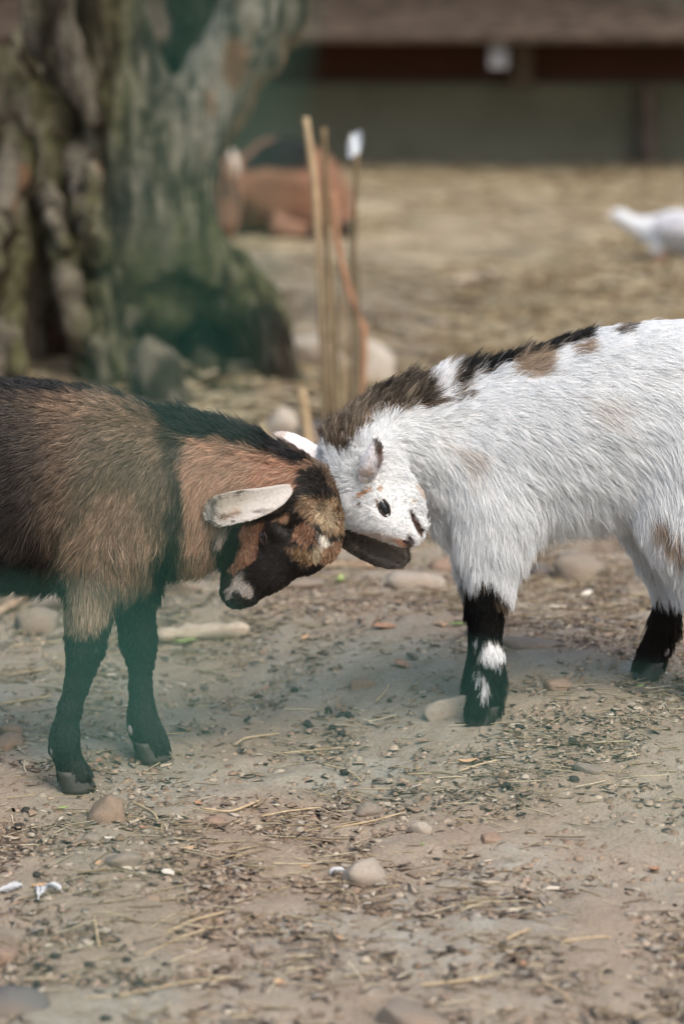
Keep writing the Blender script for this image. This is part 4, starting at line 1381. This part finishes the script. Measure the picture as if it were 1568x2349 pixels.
def build_bird():
    g = on_ground(1512, 603)
    Y = g[1]
    root = empty('bird', g, 'white bird walking across the straw with its head stretched forward', 'bird')
    white = attr_mat('white_feathers', 0.8, 120, 0.2, 0.3, 0.002)
    pink = plain('pink_scaly_leg', tuple(lin((160, 92, 80))), tuple(lin((196, 128, 112))), 200, 0.6)
    f = Field(0.006)
    ch = f.chain
    ch([(1414, 494, 15), (1424, 496, 16)], Y, 0.85, 0.012)
    ch([(1424, 498, 14), (1448, 512, 17), (1476, 524, 24)], Y, 0.85, 0.015)
    ch([(1490, 528, 32), (1545, 528, 44), (1600, 522, 40), (1660, 512, 22), (1720, 502, 10)], Y, 0.85, 0.02)
    ch([(1500, 550, 18), (1503, 572, 12), (1508, 580, 7)], Y - 0.03, 0.9, 0.01)
    ch([(1560, 556, 18), (1570, 574, 11), (1574, 582, 7)], Y + 0.03, 0.9, 0.01)
    V, Q = f.build()
    mesh_np('body', V, Q, white, root, True, np.broadcast_to(lin((206, 210, 214)), V.shape))
    s = m_at(Y)
    for sd in (-1, 1):
        path = [at(1498, 516, Y + sd * 0.075), at(1560, 516, Y + sd * 0.098), at(1640, 512, Y + sd * 0.07), at(1700, 506, Y + sd * 0.035)]
        Ve, Fe = ear_mesh(path, [16 * s, 30 * s, 32 * s, 22 * s, 9 * s], (0, sd, 0.12), 0.25, 0.006)
        mesh_np('wing', Ve, Fe, white, root, True, np.broadcast_to(lin((182, 184, 192)), Ve.shape))
    for (x0, y0, x1, y1, dy) in ((1508, 578, 1520, 601, -0.03), (1574, 580, 1566, 600, 0.03)):
        a, b = at(x0, y0, Y + dy), at(x1, y1, Y + dy)
        b[2] = float(gz(b[0], b[1])) + 0.006
        lg = tube('leg', [a, (a + b) / 2 + np.array([0.006, 0, 0]), b], [0.009, 0.006, 0.006], pink, root, 8)
        for dx, dyy in ((-0.045, 0), (-0.035, -0.025), (-0.035, 0.025), (0.02, 0)):
            e = b + np.array([dx, dyy, 0])
            e[2] = float(gz(e[0], e[1])) + 0.003
            tube('toe', [b, (b + e) / 2 + np.array([0, 0, 0.004]), e], [0.006, 0.005, 0.002], pink, lg, 6)
    a = at(1402, 494, Y)
    tube('beak', [a, at(1391, 496, Y), at(1384, 500, Y)], [0.012, 0.007, 0.001], plain('beak_horn', tuple(lin((190, 176, 160))), tuple(lin((214, 200, 180))), 80, 0.5), root, 8)
    for sd in (-1, 1):
        c = at(1412, 490, Y + sd * 0.0185)
        ellipsoid('eye', c, [np.array([0.004, 0, 0]), np.array([0, 0.003, 0]), np.array([0, 0, 0.004])], eye_m, root, 8, 6)


build_lying_goat()
build_bird()


# ================================================================ stones
def stone_vf(w, d, h, seed, seg=24, rings=16, rough=0.17):
    V, F = [], []
    th, ph = np.meshgrid(np.linspace(0, math.pi, rings + 1), np.arange(seg) * 2 * math.pi / seg, indexing='ij')
    n = np.stack([np.sin(th) * np.cos(ph), np.sin(th) * np.sin(ph), np.cos(th)], -1).reshape(-1, 3)
    p = 0.78
    n2 = np.sign(n) * np.abs(n) ** p
    r = 1 + rough * 1.6 * vnoise(n[:, 0] * 1.3 + seed, n[:, 1] * 1.3, n[:, 2] * 1.3, seed) + rough * 0.5 * vnoise(n[:, 0] * 3.4, n[:, 1] * 3.4 + seed, n[:, 2] * 3.4, seed + 1)
    n2 = n2 * r[:, None]
    rs = np.random.default_rng(seed)
    for _ in range(7):
        q = rs.normal(size=3)
        q /= np.linalg.norm(q)
        over = np.clip(n2 @ q - (0.62 + 0.25 * rs.random()), 0, None)
        n2 = n2 - over[:, None] * q * 0.85
    n2 = n2 + 0.02 * vnoise(n[:, 0] * 9, n[:, 1] * 9 + seed, n[:, 2] * 9, seed + 4)[:, None] * n
    V = n2 * np.array([w / 2, d / 2, h / 2]) * 1.12
    for i in range(rings):
        for j in range(seg):
            k = (j + 1) % seg
            F.append([i * seg + j, i * seg + seg + j, i * seg + seg + k, i * seg + k])
    return V, np.array(F)


def stone_mat(name, c1, c2):
    m, nt, b = new_mat(name)
    n = noise_tex(nt, 18, 6, 0.6)
    n2 = noise_tex(nt, 240, 4, 0.7)
    n3 = noise_tex(nt, 6, 3, 0.5)
    c = mix(nt, n, c1, c2)
    c = mix(nt, 0.6, c, ramp(nt, n2, [(0.3, (0.7, 0.7, 0.7)), (0.6, (1.1, 1.1, 1.1))]), 'MULTIPLY')
    c = mix(nt, ramp(nt, n3, [(0.5, (0, 0, 0)), (0.68, (0.6, 0.6, 0.6))]), c, tuple(lin((128, 104, 84))))
    nt.links.new(c, b.inputs['Base Color'])
    b.inputs['Roughness'].default_value = 0.85
    b.inputs['Specular IOR Level'].default_value = 0.25
    bump(nt, b, n2, 0.35, 0.002)
    return m


SM = {'g': stone_mat('grey_stone', tuple(lin((108, 100, 90))), tuple(lin((142, 132, 118)))),
      'p': stone_mat('pale_stone', tuple(lin((134, 126, 114))), tuple(lin((164, 155, 142)))),
      'b': stone_mat('brown_stone', tuple(lin((116, 98, 84))), tuple(lin((150, 130, 112)))),
      'l': stone_mat('palest_stone', tuple(lin((158, 150, 136))), tuple(lin((184, 176, 162)))),  # palest stone colour, used around the canes and the long root
      'd': stone_mat('dark_stone', tuple(lin((78, 76, 74))), tuple(lin((112, 108, 104))))}
STONES = [  # centre x, lowest y, width, height in the picture, material, label
    (415, 1362, 128, 48, 'g', "long grey stone behind the brown kid's front legs"),
    (498, 1328, 70, 40, 'g', "grey stone under the brown kid's throat"),
    (555, 1322, 50, 28, 'p', "small pale stone behind the brown kid's muzzle"),
    (690, 1352, 110, 24, 'g', "flat grey stone below the brown kid's forehead"),
    (955, 1352, 118, 62, 'p', "rounded pale stone below the white kid's nose"),
    (1022, 1312, 88, 40, 'b', "brownish stone just behind the rounded pale one by the white kid's chest"),
    (1325, 1328, 116, 62, 'g', "big grey stone with a dark underside below the white kid's belly"),
    (1240, 1325, 56, 40, 'd', "darker stone beside the big grey one below the white kid's belly"),
    (1222, 1494, 126, 30, 'g', "low half-buried stone behind the white kid's front leg"),
    (1282, 1584, 66, 26, 'b', "small brown stone between the white kid's front and hind hooves"),
    (835, 1582, 62, 30, 'b', "small brownish stone on the bare ground between the two kids"),
    (1022, 1650, 96, 58, 'p', "broken pale stone touching the white kid's front hoof"),
    (586, 1668, 42, 26, 'g', "small grey stone near the brown kid's far front hoof"),
    (88, 1448, 104, 62, 'g', "rounded grey stone under the brown kid's belly"),
    (132, 1402, 130, 62, 'p', "pale stone at the back of the pile under the brown kid's belly"),
    (6, 1402, 70, 62, 'g', "grey stone beside the stick under the brown kid's belly"),
    (22, 1690, 56, 28, 'b', "flat oval pebble behind the brown kid's near hoof"),
    (18, 1720, 70, 36, 'b', "larger brown pebble touching the flat oval one near the brown kid's hoof"),
    (245, 1888, 92, 58, 'b', "half-buried brown stone in front of the brown kid's near hoof"),
    (282, 1994, 86, 36, 'g', "smooth oval grey pebble lying on the litter"),
    (12, 2172, 92, 48, 'g', "smooth grey stone beside the white feathers"),
    (8, 2206, 72, 32, 'b', "low brown stone below the smooth grey one by the feathers"),
    (20, 2330, 140, 56, 'd', "large dark smooth stone in front of the low brown one by the feathers"),
    (836, 2030, 112, 62, 'p', "rounded pale stone with a white crust alone on open ground"),
    (930, 2368, 176, 66, 'g', "largest smooth grey stone in the bare foreground"),
    (492, 1893, 56, 18, 'b', "slim brown pebble on the reddish earth"),
    (205, 1936, 50, 22, 'g', "small grey pebble next to the smooth oval one"),
    (845, 1870, 60, 26, 'g', "low grey stone sunk in the open ground"),
    (960, 1912, 56, 30, 'p', "dusty pale stone near the green leaf"),
    (1130, 1940, 62, 22, 'b', "flat brown stone half sunk in the earth beside the green leaf"),
    (1355, 1780, 66, 26, 'g', "dusty grey stone sunk in the bare trodden ground"),
    (595, 2190, 46, 30, 'g', "angular grey pebble near the long straws"),
    (1095, 2110, 30, 14, 'p', "tiny pale pebble on the bare ground"),
    (352, 2070, 40, 16, 'b', "thin brown pebble near the curled wood chips"),
    (718, 848, 160, 96, 'l', "wide pale stone lying behind the canes"),
    (862, 882, 94, 136, 'l', "tall rounded grey stone standing beside the bent branch"),
    (648, 1000, 76, 84, 'l', "pale stone at the end of the tree's long root"),
    (735, 1010, 130, 46, 'd', "dark stone at the foot of the canes"),
    (1000, 745, 64, 22, 'p', "small pale stone in the hay behind the white kid"),
    (578, 628, 40, 30, 'p', "small white stone just behind the tree's long root"),
]
for i, (x, yb, w, h, m, lb) in enumerate(STONES):
    g = on_ground(x, yb)
    s = m_at(g[1])
    W = w * s
    H = max(h * s * 0.96, W * 0.22)
    D = W * (0.62 + 0.2 * ((i * 7) % 5) / 5)
    hz = min(h * s * 0.85 + 0.0, H) * 1.25
    V, F = stone_vf(W, D, hz * 1.15, 100 + i * 13)
    a = 0.5 * math.sin(i * 3.1)
    R = np.array([[math.cos(a), -math.sin(a), 0], [math.sin(a), math.cos(a), 0], [0, 0, 1]])
    V = V @ R.T
    c = np.array([g[0], g[1] + D * 0.42, float(gz(g[0], g[1] + D * 0.4)) + hz * 0.12])
    o = mesh_np('stone', V + c, F, SM[m], None, True, None, c)
    tag(o, lb, 'stone')


# ---------------------------------------------------------------- sticks, leaves, feathers, droppings
def ground_rod(name, pts, r, mat, label, cat, group=None, seed=0, zoff=0.0):
    P = []
    for x, y in pts:
        g = on_ground(x, y)
        P.append(g + np.array([0, 0, r * 0.75 + zoff]))
    P = np.array(P)
    t, tt = np.linspace(0, 1, len(P)), np.linspace(0, 1, 12)
    Q = np.stack([np.interp(tt, t, P[:, k]) for k in range(3)], 1)
    for _ in range(2):
        Q[1:-1] = 0.25 * Q[:-2] + 0.5 * Q[1:-1] + 0.25 * Q[2:]
    rr = np.random.default_rng(seed)
    R = r * (1 + 0.12 * rr.normal(size=12)) * np.concatenate([[0.7], np.ones(10), [0.6]])
    o = tube(name, Q, R, mat, None, 8, loc=Q[0], seed=seed)
    return tag(o, label, cat, group)


stick_m = plain('dead_stick', tuple(lin((122, 100, 80))), tuple(lin((176, 156, 130))), 60, 0.85, None, 0.4, 0.002)
straw_m = plain('pale_straw', tuple(lin((150, 132, 102))), tuple(lin((188, 170, 138))), 90, 0.7, None, 0.2, 0.001)
log_m = plain('bleached_wood', tuple(lin((146, 132, 114))), tuple(lin((190, 176, 156))), 40, 0.85, (0.6, 3, 3), 0.5, 0.003)
ground_rod('stick', [(-40, 1440), (20, 1405), (62, 1378), (90, 1352)], 0.0075, stick_m, "bent pale stick under the brown kid's belly", 'stick', None, 1, 0.004)
ground_rod('stick', [(360, 1474), (450, 1466), (570, 1460)], 0.012, log_m, "bleached round stick lying behind the brown kid's far leg", 'stick', None, 2)
ground_rod('stick', [(640, 1310), (780, 1302), (900, 1306)], 0.006, stick_m, "thin brown stick lying behind the brown kid's dark ear", 'stick', None, 3)
ground_rod('stick', [(1040, 652), (1095, 640), (1140, 632)], 0.012, log_m, 'pale stick in the hay behind the white kid', 'stick', None, 4)
STRAWS = [[(640, 1735), (720, 1728), (790, 1722)], [(540, 1715), (560, 1700), (640, 1690)], [(1050, 1778), (1095, 1762), (1140, 1752)], [(600, 1880), (660, 1868), (735, 1860)], [(760, 1908), (850, 1892), (930, 1870)], [(215, 2110), (222, 2150), (228, 2180)], [(380, 2150), (440, 2120), (520, 2100)], [(330, 2200), (400, 2165), (470, 2140)],
          [(190, 2300), (300, 2290), (420, 2262), (560, 2250)], [(1160, 2165), (1190, 2150), (1215, 2140)], [(960, 2270), (1040, 2262), (1130, 2250)], [(1240, 2262), (1280, 2280), (1310, 2310)], [(860, 1618), (885, 1590), (892, 1575)], [(460, 1862), (530, 1872), (600, 1842)], [(300, 1845), (350, 1870), (362, 1888)],
          [(10, 1556), (60, 1548), (110, 1540)], [(20, 1490), (70, 1484), (112, 1478)], [(0, 1622), (60, 1612), (120, 1604)], [(740, 1760), (800, 1775), (830, 1800)], [(1290, 2170), (1340, 2160), (1400, 2158)]]
for i, p in enumerate(STRAWS):
    ground_rod('straw', p, 0.0009 + 0.0005 * ((i * 7) % 4) / 3, straw_m, 'single long pale straw lying on the trodden earth', 'straw', 'long loose straws', 40 + i, 0.003)


def leaf(name, px, py, w, ang, mat, label, cat, group, seed, asp=0.5, bend=0.3):
    g = on_ground(px, py)
    s = m_at(g[1]) * w
    r = np.random.default_rng(seed)
    V, F = [], []
    n, k = 9, 5
    for side in (1, -1):
        for i in range(n):
            t = i / (n - 1)
            wd = math.sin(math.pi * min(max(t, 0.04), 0.97)) ** 0.7 * asp * (1 + 0.15 * r.normal())
            for j in range(k):
                a = j / (k - 1) * 2 - 1
                z = bend * 0.25 * (a * a) + bend * 0.6 * (t - 0.5) ** 2 + 0.03 * math.sin(5 * t + seed)
                V.append([(t - 0.5), a * wd * 0.5, z + side * 0.012])
    m = n * k
    for i in range(n - 1):
        for j in range(k - 1):
            a = i * k + j
            F.append([a, a + k, a + k + 1, a + 1])
            F.append([m + a, m + a + 1, m + a + k + 1, m + a + k])
    rim = [i * k for i in range(n)] + [(n - 1) * k + j for j in range(1, k)] + [i * k + k - 1 for i in range(n - 2, -1, -1)] + [j for j in range(k - 2, 0, -1)]
    for i in range(len(rim)):
        a, b = rim[i], rim[(i + 1) % len(rim)]
        F.append([b, a, m + a, m + b])
    V = np.array(V)
    ca, sa = math.cos(ang), math.sin(ang)
    V = np.stack([V[:, 0] * ca - V[:, 1] * sa, V[:, 0] * sa + V[:, 1] * ca, V[:, 2]], 1) * s
    c = g + np.array([0, 0, 0.003 - V[:, 2].min() * 0.6])
    o = mesh_np(name, V + c, np.array(F), mat, None, True, None, c)
    return tag(o, label, cat, group)


dry_m = plain('dry_leaf', tuple(lin((160, 124, 92))), tuple(lin((206, 176, 140))), 120, 0.8, None, 0.3, 0.001)
rusty_m = plain('rusty_leaf', tuple(lin((150, 114, 90))), tuple(lin((176, 140, 114))), 120, 0.8, None, 0.3, 0.001)
pale_m = plain('pale_chip', tuple(lin((186, 178, 162))), tuple(lin((216, 208, 194))), 150, 0.8, None, 0.3, 0.001)
green_m = plain('fresh_leaf', tuple(lin((126, 146, 84))), tuple(lin((170, 188, 124))), 120, 0.6, None, 0.3, 0.001)
leaf('leaf', 985, 1946, 44, 0.3, green_m, 'fresh light green leaf on the open ground', 'leaf', None, 1, 0.45)
leaf('leaf', 780, 1338, 40, 1.2, green_m, "small green leaf below the brown kid's forehead", 'leaf', None, 2, 0.4, 0.8)
leaf('leaf', 1468, 1580, 20, 0.4, green_m, "tiny green leaf in front of the white kid's hind hoof", 'leaf', None, 3, 0.6)
leaf('leaf', 425, 1478, 50, 0.1, green_m, "pale green leaf beside the brown kid's far front leg", 'leaf', None, 4, 0.25)
leaf('leaf', 1050, 1438, 40, 0.2, green_m, "pale green leaf behind the white kid's front leg", 'leaf', None, 6, 0.4)
leaf('leaf', 145, 1860, 26, 0.5, green_m, "small crumpled green leaf by the brown kid's near hoof", 'leaf', None, 5, 0.5)
DRY = [(1072, 1754, 46), (385, 2010, 42), (228, 1752, 34), (90, 2040, 40), (440, 2195, 36), (455, 1850, 30), (225, 1988, 28), (1180, 2098, 30), (880, 1445, 60), (1010, 1440, 50), (1345, 1370, 50), (1500, 2000, 30), (640, 2262, 36), (1090, 2256, 32), (610, 1585, 24), (700, 1995, 24), (1330, 2140, 30), (1200, 2220, 30), (430, 1955, 34), (250, 1930, 26), (920, 1532, 60), (700, 1470, 40), (1280, 1400, 40), (330, 1905, 24), (780, 2160, 26)]
for i, (x, y, w) in enumerate(DRY):
    leaf('dry_leaf', x, y, w, i * 2.3, (dry_m, pale_m, rusty_m)[i % 3], 'curled dry leaf fragment lying on the trodden earth', 'dry leaf', 'dry leaf fragments on the earth', 60 + i, 0.4 + 0.3 * ((i * 5) % 7) / 7, 0.35)

feather_m, nt, fb = new_mat('white_down')
fb.inputs['Base Color'].default_value = (0.58, 0.59, 0.60, 1)
for i, (x, y, w, lb) in enumerate(((22, 2055, 70, 'fluffy white feather by the smooth grey stone'), (95, 2062, 60, 'curved white feather between two others'), (130, 2050, 46, 'small ragged white feather on the litter'), (775, 2012, 40, 'white feather scrap against the rounded pale stone'))):
    g = on_ground(x, y)
    s = m_at(g[1]) * w
    r = np.random.default_rng(90 + i)
    root = empty('feather', g, lb, 'feather')
    a = 0.5 + i * 0.9
    d = np.array([math.cos(a), math.sin(a), 0])
    e = np.array([-math.sin(a), math.cos(a), 0])
    sp = [g + d * s * (t - 0.5) + e * s * 0.25 * t * t + np.array([0, 0, 0.004 + 0.012 * t * (1 - t)]) for t in np.linspace(0, 1, 8)]
    tube('quill', sp, np.linspace(0.0008, 0.0003, 8), feather_m, root, 5)
    VV, FF = [], []
    for k in range(90):
        t = 0.12 + 0.88 * k / 89
        b = g + d * s * (t - 0.5) + e * s * 0.25 * t * t + np.array([0, 0, 0.004 + 0.012 * t * (1 - t)])
        sgn = -1 if k % 2 else 1
        q = b + (e * sgn * 0.22 + d * 0.2) * s * math.sin(math.pi * min(t, 0.97)) ** 0.5 * (0.7 + 0.5 * r.random()) + np.array([0, 0, 0.004 * r.random()])
        vv, ff = tube('', [b, (b + q) / 2 + np.array([0, 0, 0.002]), q], [0.0009, 0.0007, 0.0002], None, None, 3, ret=True)
        FF += [[v + len(VV) for v in f_] for f_ in ff]
        VV += list(vv)
    mesh_np('barbs', np.array(VV), FF, feather_m, root, True)

dung_m = plain('dung', tuple(lin((34, 34, 32))), tuple(lin((62, 58, 52))), 200, 0.8, None, 0.3, 0.001)
rd = np.random.default_rng(33)
for i in range(44):
    x, y = rd.uniform(-20, 1590), 1480 + 880 * rd.random() ** 0.9
    if i < 14:
        x, y = rd.uniform(0, 420), rd.uniform(2180, 2345)
    if 14 <= i < 24:
        x, y = rd.uniform(560, 820), rd.uniform(1580, 1720)
    g = on_ground(x, y)
    V, F = stone_vf(0.0085 + 0.004 * rd.random(), 0.0075 + 0.002 * rd.random(), 0.0072, 300 + i, 10, 6, 0.1)
    c = g + np.array([0, 0, 0.0022])
    o = mesh_np('dropping', V + c, F, dung_m, None, True, None, c)
    tag(o, 'small dark round dropping lying on the trodden earth', 'dropping', 'droppings scattered on the earth')


# ---------------------------------------------------------------- litter nobody could count
def scatter(n, y0, y1, dens, margin=0.12, pw=1.0):
    out = []
    while len(out) < n:
        m = n * 2
        y = y0 + (y1 - y0) * rng.random(m) ** pw
        hw = y * 0.135 + margin
        x = (rng.random(m) * 2 - 1) * hw
        keep = rng.random(m) < dens(x, y) * hw / (y1 * 0.135 + margin)
        out += list(np.stack([x[keep], y[keep]], 1))
    return np.array(out[:n])


def many(name, XY, build, mat, label, cat):
    VV, FF, CC, off = [], [], [], 0
    for i, (x, y) in enumerate(XY):
        v, f, c = build(i, x, y)
        VV.append(v)
        FF.append(f + off)
        CC.append(np.broadcast_to(c, v.shape))
        off += len(v)
    o = mesh_np(name, np.concatenate(VV), np.concatenate(FF), mat, None, False, np.concatenate(CC))
    o['kind'] = 'stuff'
    tag(o, label, cat)
    return o


BOXQ = np.array([[0, 3, 2, 1], [4, 5, 6, 7], [0, 1, 5, 4], [1, 2, 6, 5], [2, 3, 7, 6], [3, 0, 4, 7]])
CHIPC = [lin(c) for c in ((152, 136, 118), (138, 121, 103), (168, 155, 136), (132, 116, 100), (154, 135, 117), (150, 142, 129), (120, 107, 94), (176, 166, 149))]
lit_m = attr_mat('litter', 0.9, 150, 0.3, 0.3, 0.001, 0.15)
GZ = {}


def chip(scale):
    def f(i, x, y):
        L = scale * (0.3 + 1.1 * rng.random() ** 2.2)
        w, t = L * (0.18 + 0.4 * rng.random()), 0.0005 + 0.0010 * rng.random()
        j = rng.normal(size=(8, 3)) * np.array([L * 0.13, w * 0.22, t * 0.5])
        V = np.array([[-L, -w, 0], [L, -w * 0.7, 0], [L * 0.8, w, 0], [-L * 0.8, w * 0.8, 0], [-L, -w, t], [L, -w * 0.7, t], [L * 0.8, w, t], [-L * 0.8, w * 0.8, t]]) * 0.5 + j
        a, tl, rl = rng.normal() * 0.9, rng.normal() * 0.13, rng.normal() * 0.16
        ca, sa = math.cos(a), math.sin(a)
        V[:, 2] += V[:, 0] * tl + V[:, 1] * rl + np.abs(V[:, 0]) * 0.15 * rng.normal()
        V = np.stack([V[:, 0] * ca - V[:, 1] * sa, V[:, 0] * sa + V[:, 1] * ca, V[:, 2]], 1)
        return V + np.array([x, y, float(H[i]) + 0.0012]), BOXQ, CHIPC[int(rng.random() * 8)] * (0.8 + 0.4 * rng.random())
    return f


def straw(scale, rad):
    def f(i, x, y):
        L = scale * (0.4 + rng.random())
        a = rng.random() * 3.14 if scale > 0.1 else rng.normal() * 0.7
        d = np.array([math.cos(a), math.sin(a), rng.normal() * 0.08])
        e = np.array([-math.sin(a), math.cos(a), 0])
        b = rng.normal() * 0.18
        V = []
        r = rad * (0.6 + 0.7 * rng.random())
        for t in (-0.5, -0.17, 0.17, 0.5):
            p = d * L * t + e * L * b * t * t
            for q in range(3):
                th = q * 2.094 + 0.5
                V.append(p + e * r * math.cos(th) + np.array([0, 0, r * math.sin(th)]))
        V = np.array(V)
        F = np.array([[k * 3 + q, k * 3 + (q + 1) % 3, k * 3 + 3 + (q + 1) % 3, k * 3 + 3 + q] for k in range(3) for q in range(3)])
        c = STRAWC[int(rng.random() * len(STRAWC))] * (0.75 + 0.4 * rng.random())
        return V + np.array([x, y, float(H[i]) + 0.002 + 0.004 * rng.random()]), F, c
    return f


OCT = np.array([[0, 2, 4, 4], [2, 1, 4, 4], [1, 3, 4, 4], [3, 0, 4, 4]])


def clod(scale):
    def f(i, x, y):
        s = scale * (0.25 + rng.random() ** 3)
        n = 6
        a = np.arange(n) * 2 * math.pi / n + rng.random()
        rr = s * (0.7 + 0.5 * rng.random(n))
        V = [np.stack([np.cos(a) * rr, np.sin(a) * rr * 0.8, 0 * a - 0.001], 1), np.stack([np.cos(a + .3) * rr * .65, np.sin(a + .3) * rr * .55, s * (0.3 + 0.3 * rng.random(n))], 1)]
        V = np.concatenate(V)
        F = [[k, (k + 1) % n, n + (k + 1) % n, n + k] for k in range(n)] + [[n, n + 1, n + 2, n + 3], [n, n + 3, n + 4, n + 5]]
        return V + np.array([x, y, float(H[i])]), np.array(F), CLODC[int(rng.random() * len(CLODC))] * (0.8 + 0.35 * rng.random())
    return f


STRAWC = [lin(c) for c in ((176, 160, 128), (158, 142, 112), (200, 188, 160), (128, 110, 84), (180, 168, 142))]
CLODC = [lin(c) for c in ((144, 128, 110), (132, 114, 98), (152, 138, 122), (122, 106, 90), (160, 150, 134))]
dn = lambda x, y: np.clip(0.45 + 0.65 * vnoise(x * 3.4, y * 3.4, 0.2, 41) + 0.45 * vnoise(x * 13, y * 13, 0.6, 42) + 0.15 * (x < 0), 0.05, 1)
XY = scatter(30000, 2.0, 4.4, dn, 0.12, 1.0)
H = gz(XY[:, 0], XY[:, 1])
many('wood_chip_litter', XY, chip(0.0115), lit_m, 'brown wood chips and leaf crumbs trodden into the bare earth', 'litter')
XY = scatter(9000, 4.3, 7.5, dn, 0.2)
H = gz(XY[:, 0], XY[:, 1])
many('leaf_litter', XY, chip(0.034), lit_m, 'coarse dry leaf litter strewn around the tree foot', 'litter')
XY = scatter(4200, 2.0, 4.6, dn, 0.12)
H = gz(XY[:, 0], XY[:, 1])
many('straw_bits', XY, straw(0.035, 0.0007), lit_m, 'short broken straw bits lying among the wood chips', 'straw')
XY = scatter(13000, 5.2, 12.9, lambda x, y: np.clip(0.4 + 0.9 * vnoise(x * 1.6, y * 1.1, 0.2, 43), 0.03, 1), 0.3)
H = gz(XY[:, 0], XY[:, 1])
many('hay', XY, straw(0.22, 0.0042), lit_m, 'loose yellow hay spread over the yard in front of the shed', 'hay')
XY = scatter(13000, 2.0, 4.4, lambda x, y: np.clip(0.6 + 0.5 * vnoise(x * 3, y * 3, 0.9, 45), 0.1, 1), 0.12)
H = gz(XY[:, 0], XY[:, 1])
many('earth_crumbs', XY, clod(0.0055), lit_m, 'crumbs of dry earth and grit on the trodden ground', 'earth')


# ================================================================ the green wire mesh the picture is taken through
def build_fence():
    YF, tilt = 0.30, math.radians(8.5)
    wire_m = plain('green_coated_wire', tuple(lin((44, 112, 96))), tuple(lin((60, 134, 116))), 90, 0.45, None, 0.1, 0.0005, 0.5)
    post_m = plain('green_fence_post', tuple(lin((26, 92, 74))), tuple(lin((36, 110, 90))), 30, 0.5, None, 0.1, 0.001, 0.5)
    root = empty('wire_fence', (0, YF, 0), 'green coated wire mesh fence blurred close in front of the kids', 'fence')
    p0 = at(300, 1570, YF)
    u = np.array([math.cos(tilt), 0, -math.sin(tilt)])
    v = np.array([math.sin(tilt), 0, math.cos(tilt)])
    X0, X1, Z1 = -0.85, 0.85, 1.30
    for k in range(-24, 12):                      # wires that run along the fence
        c = p0 + v * 0.098 * k
        a, b = c + u * (X0 - c[0]) / u[0], c + u * (X1 - c[0]) / u[0]
        if min(a[2], b[2]) < 0.03 or max(a[2], b[2]) > Z1 + 0.02:
            continue
        tube('wire', [a, (a * 2 + b) / 3, (a + 2 * b) / 3, b], 0.00108, wire_m, root, 8)
    for k in range(-10, 11):                      # wires that run up it, welded behind the others
        c = p0 + u * 0.098 * k + np.array([0, 0.0028, 0])
        a, b = c + v * (0.05 - c[2]) / v[2], c + v * (Z1 - c[2]) / v[2]
        if max(abs(a[0]), abs(b[0])) > 0.86:
            continue
        tube('wire', [a, (a * 2 + b) / 3, (a + 2 * b) / 3, b], 0.00108, wire_m, root, 8)
    for x in (X0, X1):
        tube('post', [(x, YF, -0.2), (x, YF, 0.6), (x, YF, 1.40)], 0.021, post_m, root, 14)


build_fence()
